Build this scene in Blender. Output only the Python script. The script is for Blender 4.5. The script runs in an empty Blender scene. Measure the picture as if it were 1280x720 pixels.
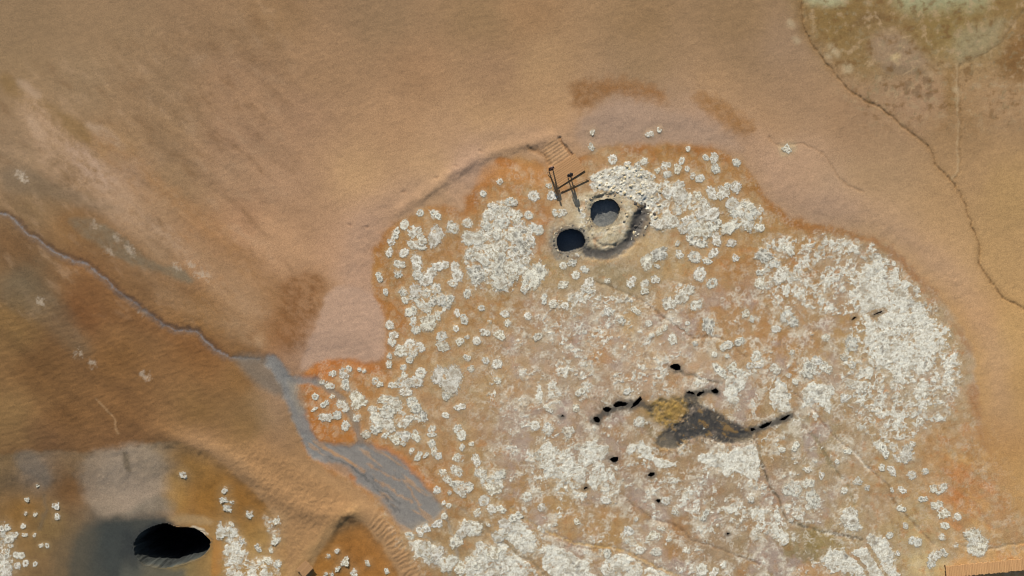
import bpy, math, random
import numpy as np
from mathutils import Vector, Matrix
random.seed(7)
# ------------------------------------------------------------------ camera, sky, sun, exposure
S = 13.0                 # photo pixels per metre on the ground
CAMH = 65.64             # drone height
sc = bpy.context.scene
COL = sc.collection
cd = bpy.data.cameras.new('camera'); cam = bpy.data.objects.new('camera', cd); COL.objects.link(cam)
cam.location = (0, 0, CAMH); cam.rotation_euler = (0, 0, 0)
cd.sensor_width = 36; cd.lens = 18 * CAMH / (640 / S); cd.clip_start = 0.5; cd.clip_end = 5000
sc.camera = cam
EL, AZX, AZY = math.radians(27), 0.285, -0.958       # shadows run down and a little right in the picture
w = bpy.data.worlds.new('World'); sc.world = w; w.use_nodes = True
nt = w.node_tree; nt.nodes.clear()
sky = nt.nodes.new('ShaderNodeTexSky'); sky.sky_type = 'NISHITA'; sky.sun_disc = False
sky.sun_elevation = EL; sky.sun_rotation = math.atan2(-AZX, -AZY) % (2 * math.pi)
bg = nt.nodes.new('ShaderNodeBackground'); bg.inputs[1].default_value = 0.075
wo = nt.nodes.new('ShaderNodeOutputWorld')
nt.links.new(sky.outputs[0], bg.inputs[0]); nt.links.new(bg.outputs[0], wo.inputs[0])
ld = bpy.data.lights.new('sun', 'SUN'); ld.energy = 4.6; ld.angle = math.radians(0.5); ld.color = (1, .95, .87)
sun = bpy.data.objects.new('sun', ld); COL.objects.link(sun); sun.location = (-20, 60, 80)
sun.rotation_euler = Vector((AZX * math.cos(EL), AZY * math.cos(EL), -math.sin(EL))).to_track_quat('-Z', 'Y').to_euler()
sc.view_settings.view_transform = 'Standard'; sc.view_settings.look = 'None'
sc.view_settings.exposure = 0.55; sc.view_settings.gamma = 1; sc.view_settings.use_curve_mapping = False
sc.render.engine = 'CYCLES'; sc.cycles.filter_width = 1.0
GAIN = np.array([1.17, 1.21, 1.31])   # a flat surface of albedo a shows as linear a*GAIN

def lin(c):
    c = np.asarray(c, float) / 255.0
    return np.where(c <= .04045, c / 12.92, ((c + .055) / 1.055) ** 2.4)
def alb(*c): return np.clip(lin(c) / GAIN, .004, .85)

def world(px, py, z=0.0):
    k = (CAMH - z) / CAMH / S
    return ((px - 640) * k, (360 - py) * k, z)

# ------------------------------------------------------------------ noise on arrays
def perlin(x, y, seed):
    r = np.random.RandomState(seed)
    perm = r.permutation(256).astype(np.int32); ang = (r.rand(256) * 2 * np.pi).astype(np.float32)
    gx, gy = np.cos(ang), np.sin(ang)
    xi = np.floor(x).astype(np.int32); yi = np.floor(y).astype(np.int32)
    fx = (x - xi).astype(np.float32); fy = (y - yi).astype(np.float32)
    u = fx * fx * fx * (fx * (fx * 6 - 15) + 10); v = fy * fy * fy * (fy * (fy * 6 - 15) + 10)
    def d(ix, iy, ax, ay):
        h = perm[(perm[ix & 255] + iy) & 255]
        return gx[h] * ax + gy[h] * ay
    a = d(xi, yi, fx, fy); b = d(xi + 1, yi, fx - 1, fy); c = d(xi, yi + 1, fx, fy - 1); e = d(xi + 1, yi + 1, fx - 1, fy - 1)
    return ((a + (b - a) * u) * (1 - v) + (c + (e - c) * u) * v) * 1.5
def fbm_at(x, y, scale, octv, seed, rough=.5):
    t = 0; a = 1.0; s = 0.0
    for o in range(octv):
        f = 2 ** o / scale
        t = t + a * perlin(x * f + o * 17.3, y * f + o * 9.1, seed + o); s += a; a *= rough
    return t / s * 1.4
def worley(x, y, scale, seed):
    r = np.random.RandomState(seed); T = 512
    ox, oy, rv = [r.rand(T, T).astype(np.float32) for _ in range(3)]
    gx, gy = x / scale, y / scale
    xi = np.floor(gx).astype(np.int32); yi = np.floor(gy).astype(np.int32)
    f1 = np.full(gx.shape, 9, np.float32); rr = np.zeros(gx.shape, np.float32)
    for i in (-1, 0, 1):
        for j in (-1, 0, 1):
            a, b = (xi + i) % T, (yi + j) % T
            d = np.hypot(xi + i + ox[a, b] - gx, yi + j + oy[a, b] - gy)
            m = d < f1; f1 = np.where(m, d, f1); rr = np.where(m, rv[a, b], rr)
    return f1, rr
def sstep(a, b, x):
    t = np.clip((x - a) / (b - a), 0, 1); return t * t * (3 - 2 * t)

# ------------------------------------------------------------------ the ground grid: regular in photo pixels
STEP = 1.2
def axis(lo, hi):
    core = np.arange(lo, hi + .1, STEP); ext = []; s, p = 2.0, 0.0
    while p < 11000: p += s; ext.append(p); s *= 1.33
    ext = np.array(ext)
    return np.concatenate([lo - ext[::-1], core, core[-1] + ext])
ax, ay = axis(-90, 1370), axis(-90, 810)
NX, NY = len(ax), len(ay)
P, Q = np.meshgrid(ax.astype(np.float32), ay.astype(np.float32))
ca, cb = np.arange(-120, 1411, 5.0), np.arange(-120, 851, 5.0)
CP, CQ = np.meshgrid(ca, cb)
def bil(A, x, y):                       # sample a coarse array given on ca x cb
    fx = np.clip((x - ca[0]) / 5.0, 0, len(ca) - 1.001); fy = np.clip((y - cb[0]) / 5.0, 0, len(cb) - 1.001)
    i = fx.astype(np.int32); j = fy.astype(np.int32); u = fx - i; v = fy - j
    if A.ndim == 3: u = u[..., None]; v = v[..., None]
    return (A[j, i] * (1 - u) + A[j, i + 1] * u) * (1 - v) + (A[j + 1, i] * (1 - u) + A[j + 1, i + 1] * u) * v
def fbm(scale, octv, seed, rough=.5, rot=0, ax_=1.0):
    c, s = math.cos(rot), math.sin(rot)
    def run(x, y): return fbm_at((x * c + y * s) / ax_, -x * s + y * c, scale, octv, seed, rough)
    if scale / 2 ** (octv - 1) >= 16: return bil(run(CP, CQ), P, Q).astype(np.float32)
    return run(P, Q).astype(np.float32)
W1, W2 = fbm(60, 2, 1), fbm(60, 2, 5)
w1, w2 = fbm(14, 3, 9), fbm(14, 3, 13)
PW, QW = P + 5 * W1 + 3.2 * w1, Q + 5 * W2 + 3.2 * w2
Pw, Qw = P + 2.2 * w1, Q + 2.2 * w2

def chaikin(p, closed, n=2):
    p = [tuple(q) for q in p]
    for _ in range(n):
        o = [] if closed else [p[0]]
        m = len(p)
        for i in range(m if closed else m - 1):
            a, b = p[i], p[(i + 1) % m]
            o.append((a[0] * .75 + b[0] * .25, a[1] * .75 + b[1] * .25)); o.append((a[0] * .25 + b[0] * .75, a[1] * .25 + b[1] * .75))
        if not closed: o.append(p[-1])
        p = o
    return p
def window(pts, m):
    xs = [p[0] for p in pts]; ys = [p[1] for p in pts]
    i0, i1 = np.searchsorted(ax, [min(xs) - m, max(xs) + m]); j0, j1 = np.searchsorted(ay, [min(ys) - m, max(ys) + m])
    return slice(max(j0, 0), j1 + 1), slice(max(i0, 0), i1 + 1)
def segdist(pts, x, y, closed):
    d2 = np.full(x.shape, 1e12, np.float32); t = np.zeros(x.shape, np.float32); L = 0.0
    n = len(pts)
    for i in range(n if closed else n - 1):
        a, b = pts[i], pts[(i + 1) % n]; vx, vy = b[0] - a[0], b[1] - a[1]; l2 = vx * vx + vy * vy + 1e-9
        u = np.clip(((x - a[0]) * vx + (y - a[1]) * vy) / l2, 0, 1)
        e = (x - a[0] - u * vx) ** 2 + (y - a[1] - u * vy) ** 2
        m = e < d2; d2 = np.where(m, e, d2); l = math.sqrt(l2); t = np.where(m, L + u * l, t); L += l
    return np.sqrt(d2), t
def inside(pts, x, y):
    r = np.zeros(x.shape, bool); n = len(pts)
    for i in range(n):
        (x0, y0), (x1, y1) = pts[i], pts[(i + 1) % n]
        if y0 == y1: continue
        r ^= ((y0 > y) != (y1 > y)) & (x < (x1 - x0) * (y - y0) / (y1 - y0) + x0)
    return r
def poly(pts, margin=30, smooth=2, warp=1):
    """signed distance in photo pixels (negative inside), with its window"""
    pts = chaikin(pts, True, smooth); sl = window(pts, margin + 12)
    x, y = (P[sl], Q[sl]) if warp == 0 else (Pw[sl], Qw[sl]) if warp == 1 else (PW[sl], QW[sl])
    d, _ = segdist(pts, x, y, True)
    return sl, np.where(inside(pts, x, y), -d, d)
def line(pts, margin=30, smooth=2, warp=1):
    pts = chaikin(pts, False, smooth); sl = window(pts, margin + 12)
    x, y = (P[sl], Q[sl]) if warp == 0 else (Pw[sl], Qw[sl])
    d, t = segdist(pts, x, y, False)
    return sl, d, t

# ------------------------------------------------------------------ colours of the soil, keyed to places in the photo
SOIL = '''20 20 141 115 85;150 40 143 116 86;280 40 147 117 86;20 80 143 117 86;100 100 142 117 88;200 100 146 118 88;300 100 156 123 93;200 160 146 117 86;300 170 161 127 98
340 20 150 118 84;480 20 149 120 89;600 20 150 120 86;400 90 162 128 95;520 90 160 125 92;620 90 158 125 94;380 150 165 130 100;500 150 171 135 101;620 160 180 144 105
660 20 160 125 89;800 20 150 120 86;920 20 148 119 86;680 80 172 138 101;800 80 158 128 95;930 80 150 121 90;700 150 180 143 105;900 110 170 136 101;780 145 166 138 116;870 150 166 137 113;940 150 168 134 101
980 60 155 127 100;990 120 160 129 99;1050 30 142 114 72;1100 60 154 128 100;1180 25 148 129 82;1240 60 150 126 87;1272 60 134 100 60;1150 130 165 133 103;1250 130 165 133 98;1060 150 159 127 96;1200 150 154 122 85
20 200 145 120 93;150 200 150 119 82;160 225 163 133 108;220 230 155 125 92;290 220 165 132 102;40 260 130 105 75;90 290 138 104 66;180 270 165 133 101;250 290 163 123 86;310 280 170 131 99
20 310 120 88 55;30 345 114 95 70;110 345 130 92 55;200 320 150 120 89;270 330 160 121 86;350 230 170 135 105;450 220 182 146 108;550 220 185 149 109;340 300 175 138 105;420 320 180 142 111;460 300 178 143 116;580 210 175 143 120;450 350 176 142 117
20 400 124 95 56;100 390 120 80 45;150 380 134 98 60;250 395 145 106 62;300 380 160 126 92;50 460 115 82 46;150 450 124 88 49;250 440 125 86 47;300 470 130 95 55;20 520 130 101 63;80 520 112 79 44;150 520 122 87 51;250 520 128 96 56;310 530 130 99 60
340 380 158 119 82;350 420 145 102 63;400 360 160 122 86;330 520 130 105 72;440 420 180 148 126;420 440 180 148 126;465 400 180 148 126
1000 200 176 144 116;1100 230 166 136 103;1200 220 172 138 99;1270 250 172 139 94;1100 270 182 149 111;1040 250 172 143 116;1180 320 182 147 107;1260 330 175 141 97;1250 420 182 147 98;1270 500 180 143 93;1230 400 180 141 94;1270 620 184 146 95;1250 560 178 136 84
60 550 116 84 54;150 545 117 84 53;250 550 140 106 73;330 560 155 119 81;350 640 165 130 92;400 640 169 132 92;370 690 165 131 88'''
FIELD = '''500 300 178 122 60;560 300 178 124 65;590 240 183 125 67;640 230 184 130 72;660 290 183 116 58;700 330 170 141 97;750 330 174 146 103;860 200 174 121 63;900 260 175 130 72;940 230 174 121 63;880 320 184 131 74;840 320 180 146 98;940 350 178 122 64;960 300 178 132 75
560 340 178 130 80;630 380 174 131 78;560 400 182 130 68;500 400 182 120 58;420 460 192 116 50;450 500 184 125 63;400 520 180 111 44;580 450 178 140 93;600 500 175 140 98;640 480 184 146 104;680 420 174 145 116;740 420 166 141 121;800 430 188 155 118;850 440 188 158 125;900 400 180 131 77
950 400 180 131 77;880 480 178 146 112;700 500 180 150 117;660 520 178 145 107;740 560 166 141 121;830 560 165 127 79;800 600 156 131 111;880 620 150 121 88;960 560 168 127 70;1000 545 155 140 107;1040 400 180 135 77;1060 440 178 140 83;1000 450 176 131 77;980 420 180 126 66
1020 580 160 136 98;1080 600 178 146 103;1130 620 176 142 97;1180 580 188 141 88;1200 620 193 132 74;1150 680 178 150 103;1050 660 174 146 102;1000 690 138 119 72;980 620 160 140 125;700 640 188 145 87;660 640 184 135 77;760 670 184 141 83;560 600 180 121 62;600 560 178 140 93;620 620 174 131 73;580 690 164 126 78
1110 450 175 150 115;1150 480 175 152 120;1230 600 184 138 86;1270 690 182 142 92;1080 340 170 140 105'''
BASIN = '''20 580 134 106 68;40 590 150 130 110;30 640 138 100 48;90 610 120 82 42;110 580 140 112 78;140 590 164 145 125;170 620 156 136 118;190 580 150 131 106;240 580 144 106 53;300 620 138 96 42;260 620 144 101 43;60 660 124 100 62;80 690 110 86 57;130 660 92 84 72
300 690 150 116 63;340 610 138 95 43;440 690 150 101 47;440 660 148 102 50;340 690 158 126 75;400 710 160 110 50;210 715 120 105 70'''
def table(s): return np.array([[float(v) for v in e.split()] for l in s.split('\n') for e in l.split(';')])
def idw(s):
    T = table(s); num = 0; den = 0
    for x, y, r, g, b in T:
        ww = 1.0 / ((CP - x) ** 2 + (CQ - y) ** 2 + 18 ** 2) ** 1.6
        num = num + ww[..., None] * alb(r, g, b); den = den + ww
    return num / den[..., None]
color = bil(idw(SOIL), PW + 8 * W2, QW + 8 * W1)
def calm(s):                            # soil of the field, a little duller than first noted
    T = table(s); t = sstep(70, 112, T[:, 4])[:, None]
    T[:, 2:] *= (1 - .05 * sstep(480, 560, T[:, 1]) * sstep(1000, 800, T[:, 0]))[:, None]; T[:, 2:] *= np.array([.91, .94, .97]) * (1 - t) + np.array([.97, 1.01, 1.05]) * t
    return '\n'.join(' '.join('%.1f' % v for v in r) for r in T)
fieldc = bil(idw(calm(FIELD)), PW + 10 * w1, QW + 10 * w2)
basinc = bil(idw(BASIN), PW, QW)
dens = np.zeros_like(P); rough = np.full_like(P, .95); grit = np.full_like(P, .6); Z = np.zeros_like(P)
part = np.zeros(P.shape, np.int8)

def mix(sl, m, c):
    m = np.clip(m, 0, 1)[..., None]; color[sl] = color[sl] * (1 - m) + np.asarray(c) * m
ALL = (slice(None), slice(None))
# streaks on the bare hillside, sloping down to the right
st = fbm(26, 4, 31, .6, math.radians(38), 3.5)
st2 = fbm(90, 3, 36, .55, math.radians(40), 2.5)
hill = sstep(520, 250, P + Q * .15) * sstep(40, 260, Q + P * .25)
color *= (1 + (.035 + .21 * hill) * st + .07 * st2)[..., None]
st3 = fbm(18, 5, 38, .62, math.radians(40), 2.4)
lowl = sstep(430, 300, P) * sstep(60, 130, Q + .3 * P) * sstep(450, 380, Q)
mix(ALL, .34 * lowl * sstep(.05, .7, st3), alb(176, 146, 116)); mix(ALL, .40 * lowl * sstep(.05, .7, -st3), alb(112, 82, 52))

fpoly = [(372,472),(392,452),(430,449),(478,455),(483,442),(480,405),(467,375),(464,345),(470,310),(484,285),(505,270),(530,256),(562,258),(582,266),(588,242),(602,226),(624,213),(618,200),(640,194),(668,198),(690,212),(722,196),(740,184),(790,180),(830,178),(870,181),(905,188),(932,203),(948,230),(958,252),(988,274),(1030,284),(1068,286),(1092,299),(1118,315),(1150,343),(1182,378),(1204,408),(1216,450),(1222,500),(1240,560),(1262,610),(1300,660),(1380,690),(1380,850),(470,850),(545,740),(500,690),(480,655),(460,625),(440,600),(400,585),(372,540)]
sl, fd = poly(fpoly, 400, 2, 2)
F = np.zeros_like(P); F[sl] = sstep(4, -4, fd)
FD = np.full_like(P, 400); FD[sl] = fd
right_soft = np.zeros_like(P); right_soft[sl] = sstep(1195, 1240, P[sl]) * sstep(480, 560, Q[sl])
F = np.where(right_soft > 0, F * (1 - right_soft) + right_soft * sstep(28, -28, FD), F)
mot = fbm(30, 5, 41, .55); mot2 = fbm(12, 4, 47, .6)
fieldc = fieldc * (1 + .13 * mot + .10 * mot2)[..., None]
fieldc[..., 2] *= 1.10 - .16 * fbm(45, 3, 52)
cl_ = sstep(.0, .7, fbm(34, 4, 53, .6))[..., None]; fieldc = fieldc * (1 - .28 * cl_) + alb(172, 148, 112) * .28 * cl_
cl_ = sstep(.15, .7, fbm(20, 4, 55, .6))[..., None]; fieldc = fieldc * (1 - .5 * cl_) + alb(152, 108, 56) * .5 * cl_
cl_ = sstep(.2, .7, fbm(11, 4, 58, .6))[..., None]; fieldc = fieldc * (1 - .4 * cl_) + alb(150, 134, 98) * .4 * cl_
cl_ = sstep(.25, .7, fbm(9, 4, 59, .6))[..., None]; fieldc = fieldc * (1 - .25 * cl_) + alb(190, 158, 116) * .25 * cl_
color = color * (1 - F[..., None]) + fieldc * F[..., None]
mid = F * sstep(575, 660, P) * sstep(1120, 1010, P) * sstep(345, 420, Q + .1 * (P - 700))
wv = fbm(26, 6, 171, .68); wv2 = fbm(20, 6, 177, .68); wv3 = fbm(14, 5, 183, .65)
mix(ALL, mid * .55 * sstep(.05, .5, wv2), alb(150, 128, 108)); mix(ALL, mid * .55 * sstep(.15, .6, wv3), alb(142, 112, 74))
mix(ALL, mid * .12, alb(182, 160, 134)); wv4 = fbm(62, 6, 291, .6); wv5 = fbm(56, 6, 297, .6)
mix(ALL, mid * .55 * sstep(.10, .5, wv4), alb(158, 114, 66)); mix(ALL, mid * .75 * sstep(.0, .40, wv5), alb(163, 146, 138)); mix(ALL, mid * .75 * sstep(.06, .40, wv), alb(202, 193, 176))
out_ = F * (1 - mid); mix(ALL, out_ * .22 * sstep(.25, .6, wv), alb(178, 156, 120))
# darker rust coloured seam along the field's edge
seam = np.exp(-((FD + 5 + 5 * fbm(11, 4, 321, .65)) / 6.0) ** 2) * sstep(-.45, .25, fbm(70, 2, 57)) * sstep(600, 470, Q)
mix(ALL, .62 * seam, alb(150, 92, 38))
pale = np.exp(-((FD - 26) / 22.0) ** 2) * sstep(600, 480, Q)
mix(ALL, .38 * pale * (FD > 0), alb(182, 149, 125))
# the lower left basin
bpoly = [(-120,572),(0,570),(60,562),(110,566),(165,560),(205,551),(235,556),(262,566),(285,584),(312,610),(335,632),(350,660),(362,690),(355,800),(-120,800)]
sl, bd = poly(bpoly, 60, 2, 1); B = np.zeros_like(P); B[sl] = sstep(3, -3, bd); BD = np.full_like(P, 60); BD[sl] = bd
bpoly2 = [(424,650),(440,643),(455,655),(470,672),(484,692),(500,720),(515,800),(380,800),(385,722),(400,690)]
sl, bd = poly(bpoly2, 40, 2, 1); B[sl] = np.maximum(B[sl], sstep(3, -3, bd)); BD[sl] = np.minimum(BD[sl], bd)
basinc = basinc * (1.06 + .17 * mot + .16 * mot2)[..., None]
color = color * (1 - B[..., None]) + basinc * B[..., None]

# ------------------------------------------------------------------ relief
Z += .10 * fbm(220, 2, 61) + .012 * fbm(40, 3, 66)
Z += np.where(FD > 0, .20 * sstep(-4, 40, FD) + 0.9 * sstep(20, 420, FD), 0) * sstep(700, 520, Q + .05 * P)
Z -= .09 * sstep(3, -10, BD) + .45 * sstep(-4, -60, BD)
Z += .006 * fbm(9, 3, 71, .6) + .018 * st * hill
rip = fbm(5.5, 2, 75, .6, math.radians(-14), 2.6)
RIP = sstep(330, 200, P) * sstep(330, 430, Q) * (1 - B) + .35 * (1 - F) * (1 - B)
Z += .016 * rip * np.clip(RIP, 0, 1)

wl = fbm(9, 3, 191, .6); wf = fbm(5, 3, 193, .65)
def feature(kind, pts, width, c, strength=1, depth=0, feather=1.5, warp=1, rg=None, pid=None, gr=None, dn=None, smooth=2, zf=None):
    """a band along a line or a filled outline: colours the soil, shapes it, and may hand its faces to a part of its own"""
    if kind == 'line': sl, d, t = line(pts, width + feather + 6, smooth, warp); d = d - width - .7 * min(width, 2.2) * wl[sl]
    else: sl, d = poly(pts, feather + 8, smooth, warp)
    d = d + 1.3 * wf[sl]
    m = sstep(feather, -feather, d)
    if c is not None: mix(sl, m * strength, alb(*c))
    if depth: Z[sl] += depth * sstep(zf or feather + 1, -(zf or feather + 1), d)
    if rg is not None: rough[sl] = rough[sl] * (1 - m) + rg * m
    if gr is not None: grit[sl] = grit[sl] * (1 - m) + gr * m
    if dn is not None: dens[sl] = np.where(m > .01, np.maximum(dens[sl] * (1 - m) + dn * m, 0), dens[sl])
    if pid: part[sl] = np.where(d < 0, pid, part[sl])
    return sl, d, m
L = lambda *a, **k: feature('line', *a, **k)
A = lambda p, c, **k: feature('area', p, 0, c, **k)

# bare-soil stains outside the field
sg1, sg2 = fbm(9, 5, 331, .68), fbm(22, 4, 335, .6)
for pts, c in (([(714,105),(738,96),(758,104),(758,118),(742,130),(724,142),(714,126)], (138,96,54)), ([(752,100),(775,96),(802,100),(836,119),(828,128),(800,122),(772,114),(755,112)], (146,101,56)), ([(862,122),(885,118),(912,134),(946,160),(936,170),(905,154),(878,142)], (146,104,58))):
    sl, d = poly(pts, 18, 2, 2); mix(sl, .9 * sstep(9, -6, d + 9 * sg1[sl] + 5 * sg2[sl]) * (.75 + .6 * sg1[sl]).clip(.2, 1), alb(*c))
A([(335,352),(375,342),(405,345),(410,362),(395,395),(380,425),(362,455),(345,450),(330,420)], (140,98,60), strength=.3, feather=16, warp=2)
A([(408,362),(440,355),(466,368),(482,395),(482,450),(455,446),(400,450),(372,468),(385,430),(400,395)], (181,150,128), strength=.85, feather=4)
A([(605,205),(650,200),(690,215),(690,235),(640,228),(610,226),(596,240),(598,222)], (188,132,78), strength=.6, feather=6)
A([(618,200),(635,196),(650,203),(640,210),(620,206)], (170,108,52), strength=.7, feather=3)
A([(730,140),(790,128),(850,140),(905,165),(935,190),(900,184),(840,178),(760,180),(728,190),(718,165)], (170,144,124), strength=.55, feather=8)
A([(0,88),(20,100),(45,118),(80,140),(110,158),(118,182),(95,178),(60,150),(30,128),(0,112)], (128,100,58), strength=.6, feather=6)
for q in ([(20,96),(40,108),(55,122),(45,126),(25,110)], [(33,140),(50,155),(60,172),(48,176),(36,160)], [(100,150),(135,160),(150,175),(160,190),(130,180)]):
    A(q, (170,146,122), strength=.7, feather=5)
A([(0,205),(40,212),(80,232),(120,245),(160,262),(150,270),(100,258),(50,245),(0,240)], (118,102,82), strength=.55, feather=8)
A([(80,273),(110,270),(140,288),(160,300),(175,318),(195,330),(225,335),(245,350),(236,356),(200,340),(165,332),(130,312),(100,292)], (122,110,90), strength=.85, feather=4)
A([(0,345),(25,340),(60,355),(95,400),(120,440),(100,450),(70,420),(40,395),(0,380)], (104,92,72), strength=.5, feather=12)
A([(100,345),(140,352),(185,395),(260,420),(285,445),(250,440),(190,420),(140,400),(100,420),(85,380)], (118,78,42), strength=.45, feather=12)
for (x, y, r) in ((118,282,5),(146,298,4),(160,310,5),(164,316,4),(250,342,5),(258,345,4),(220,335,4),(25,220,6),(30,225,4),(97,442,3),(180,470,5),(50,378,4),(238,330,4),(135,315,5),(115,455,3),(180,390,4)):
    sl, d = poly([(x-r,y-r*.6),(x+r*.4,y-r),(x+r*1.4,y+r*.8),(x-r*.2,y+r*.7)], 8, 2, 1); mix(sl, .55*sstep(4,-3,d + 7*wf[sl]), alb(188,174,156))
L([(120,500),(135,512),(143,525),(147,542)], 1.2, (160,128,92), strength=.8)
# left slope: pale grainy bands running down to the right, brown grain between them
gr1 = fbm(7, 4, 271, .7, math.radians(40), 1.8); gr2 = fbm(24, 4, 275, .65, math.radians(42), 2.5)
for pts, c, st_, ft in (([(20,100),(60,130),(90,180),(160,215),(235,275),(300,335),(345,385),(330,400),(270,360),(200,305),(130,265),(70,230),(30,170)], (176,146,118), .60, 14),
        ([(80,175),(110,185),(150,225),(130,240),(95,215)], (178,150,128), .55, 8), ([(130,185),(160,190),(185,225),(175,240),(145,220)], (158,136,116), .6, 8),
        ([(150,170),(190,215),(240,250),(300,300),(345,352),(370,400),(340,395),(280,350),(230,300),(180,260),(130,200),(105,160)], (152,114,76), .55, 10),
        ([(225,290),(290,330),(330,370),(350,410),(330,440),(300,420),(262,370)], (162,128,94), .45, 12),
        ([(190,350),(240,372),(300,400),(345,432),(320,440),(260,405),(200,375)], (172,142,110), .45, 9),
        ([(100,250),(150,290),(215,345),(280,395),(330,440),(300,445),(240,405),(180,375),(120,330),(60,290)], (124,90,54), .4, 12)):
    sl, d = poly(pts, ft + 10, 2, 2); mix(sl, st_ * sstep(ft, -ft, d) * (.75 + .9 * gr1[sl] + .7 * gr2[sl]).clip(0, 1.3), alb(*c))
sl, d = poly([(350,352),(378,344),(406,350),(400,378),(388,410),(374,445),(352,432),(335,405),(352,385)], 16, 2, 2); mix(sl, .85 * sstep(8, -7, d) * (.55 + .9 * gr1[sl] + .8 * gr2[sl]).clip(.1, 1), alb(128,88,52))
# the upper right corner: khaki ground, pale green mud at its top edge
A([(985,-40),(1000,10),(1012,40),(1040,72),(1075,100),(1100,90),(1160,80),(1180,60),(1200,30),(1300,20),(1300,-60),(1000,-60)], (132,106,60), strength=.7, feather=22, warp=2)
A([(1000,-50),(1004,2),(1030,8),(1060,6),(1072,-50)], (186,188,152), strength=.75, feather=10, warp=2)
A([(1105,-50),(1112,10),(1160,14),(1200,8),(1240,6),(1245,-50)], (164,166,130), strength=.75, feather=14, warp=2)
A([(1190,40),(1230,30),(1262,20),(1240,62),(1210,74),(1195,80)], (150,140,108), strength=.65, feather=10)
A([(1075,20),(1100,14),(1115,24),(1090,30),(1060,34),(1070,26)], (112,86,52), strength=.6, feather=4)
A([(1085,45),(1120,35),(1150,60),(1165,82),(1130,92),(1090,80)], (158,134,112), strength=.6, feather=9)
A([(1100,80),(1150,84),(1165,92),(1140,95),(1105,90)], (122,104,82), strength=.6, feather=4)
A([(1255,60),(1300,40),(1300,100),(1265,102),(1250,85)], (126,92,52), strength=.7, feather=8)
A([(1180,80),(1192,78),(1198,118),(1188,150),(1180,120)], (136,104,58), strength=.55, feather=6)
for q in ([(1130,102),(1140,98),(1138,118),(1130,120)], [(1144,108),(1150,104),(1149,116),(1158,124),(1145,124),(1140,112)], [(1153,95),(1166,96),(1164,115),(1154,110)], [(1155,116),(1166,116),(1162,128),(1156,122)], [(1107,104),(1111,112),(1109,116),(1105,113)], [(1096,100),(1102,102),(1100,106)]):
    A(q, (130,104,76), strength=.8, feather=1.3)
A([(1113,68),(1122,64),(1128,70),(1122,77),(1115,75)], (188,164,124), strength=.9, feather=2.5)
for (x, y, r) in ((1040,60,7),(1046,66,6),(1060,85,8),(1035,70,5),(988,30,6),(995,50,5),(1195,112,5),(980,188,9),(990,184,7)):
    sl, d = poly([(x-r,y-r*.7),(x+r*.4,y-r),(x+r,y+r*.6),(x-r*.4,y+r)], 8, 2, 1); mix(sl, .6*sstep(4,-4,d), alb(186,168,136))
m = sstep(990, 1030, P - .55 * Q + 20) * sstep(190, 120, Q) * (1 - F)
q1, q2 = fbm(14, 5, 211, .65), fbm(10, 4, 217, .65)
mix(ALL, .6 * m * sstep(.1, .5, q1), alb(176, 150, 116)); mix(ALL, .65 * m * sstep(.1, .5, -q1), alb(116, 84, 46)); mix(ALL, .4 * m * sstep(.2, .5, q2), alb(140, 128, 98))
# gullies cut by run-off, upper right
G1 = [(1000,-30),(1003,30),(1010,48),(1025,68),(1045,95),(1060,112),(1080,125),(1105,138),(1120,150),(1135,165),(1155,178),(1167,190),(1170,208),(1185,220),(1193,232),(1205,252),(1212,275),(1220,295),(1226,315),(1222,332),(1235,347),(1243,360),(1255,372),(1270,382),(1300,398)]
L(G1, 3, (140,106,64), strength=.40, feather=6, depth=-.03)
L(G1, .6, (112,82,48), strength=.75, depth=-.07, feather=1.3)
G2 = [(1196,80),(1196,130),(1199,150),(1196,190),(1198,212),(1190,224)]
L(G2, .9, (182,156,120), strength=.65); L([(p[0]+3.5,p[1]) for p in G2], .7, (134,104,66), strength=.5, depth=-.03)
L([(1300,-10),(1265,30),(1255,50),(1240,62),(1200,82)], 1.0, (118,96,64), strength=.5, depth=-.03, feather=3)
L([(960,172),(975,184),(1000,178),(1030,190),(1050,228),(1080,240)], 1, (140,105,70), strength=.3, depth=-.04)

# the creek and the braided stream of grey mud, left
CR = [(-60,258),(0,267),(15,271),(30,287),(45,298),(60,310),(80,320),(92,326),(105,328),(118,338),(130,348),(140,356),(148,365),(163,374),(175,382),(185,392),(200,403),(220,413),(235,412),(248,416),(256,425),(270,438),(283,446),(300,448),(325,449)]
L(CR, 5, (104,72,46), strength=.45, feather=6, depth=-.10, zf=18)
CRU = [(x+3, y-3) for x, y in CR[1:-3]]
L(CRU, 1.2, (66,50,40), strength=.35, depth=-.01)
L([(x - 2.5, y + 2) for x, y in CR], 2.0, (112,104,98), strength=.35, feather=3)
L([(x + 1.5, y - 1.8) for x, y in CR], .5, (80,66,58), strength=.6)
L(CR, .9 , (130,127,128), strength=.8, depth=-.01, rg=.5, pid=1)
L([(145,366),(165,372),(182,390),(200,402),(218,408),(248,412)], 3.0, (84,66,54), strength=.5, feather=3)
GREY = (130,129,127)
A([(288,446),(318,442),(340,448),(356,460),(368,480),(366,496),(352,498),(335,490),(318,478),(300,460)], (116,108,98), strength=.75, feather=7, depth=-.04, pid=1)
L([(340,452),(358,474),(364,500),(374,520),(384,545),(396,566)], 8.5, GREY, strength=.92, feather=4, depth=-.05, rg=.45, pid=1, gr=.25)
L([(358,474),(380,475),(398,477)], 4.5, GREY, strength=.8, feather=3, depth=-.03, rg=.45, pid=1, gr=.25)
L([(395,476),(410,485),(425,497),(437,515),(446,535),(452,556)], 5, (122,120,116), strength=.72, feather=3, depth=-.03, rg=.5, pid=1, gr=.25)
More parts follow.
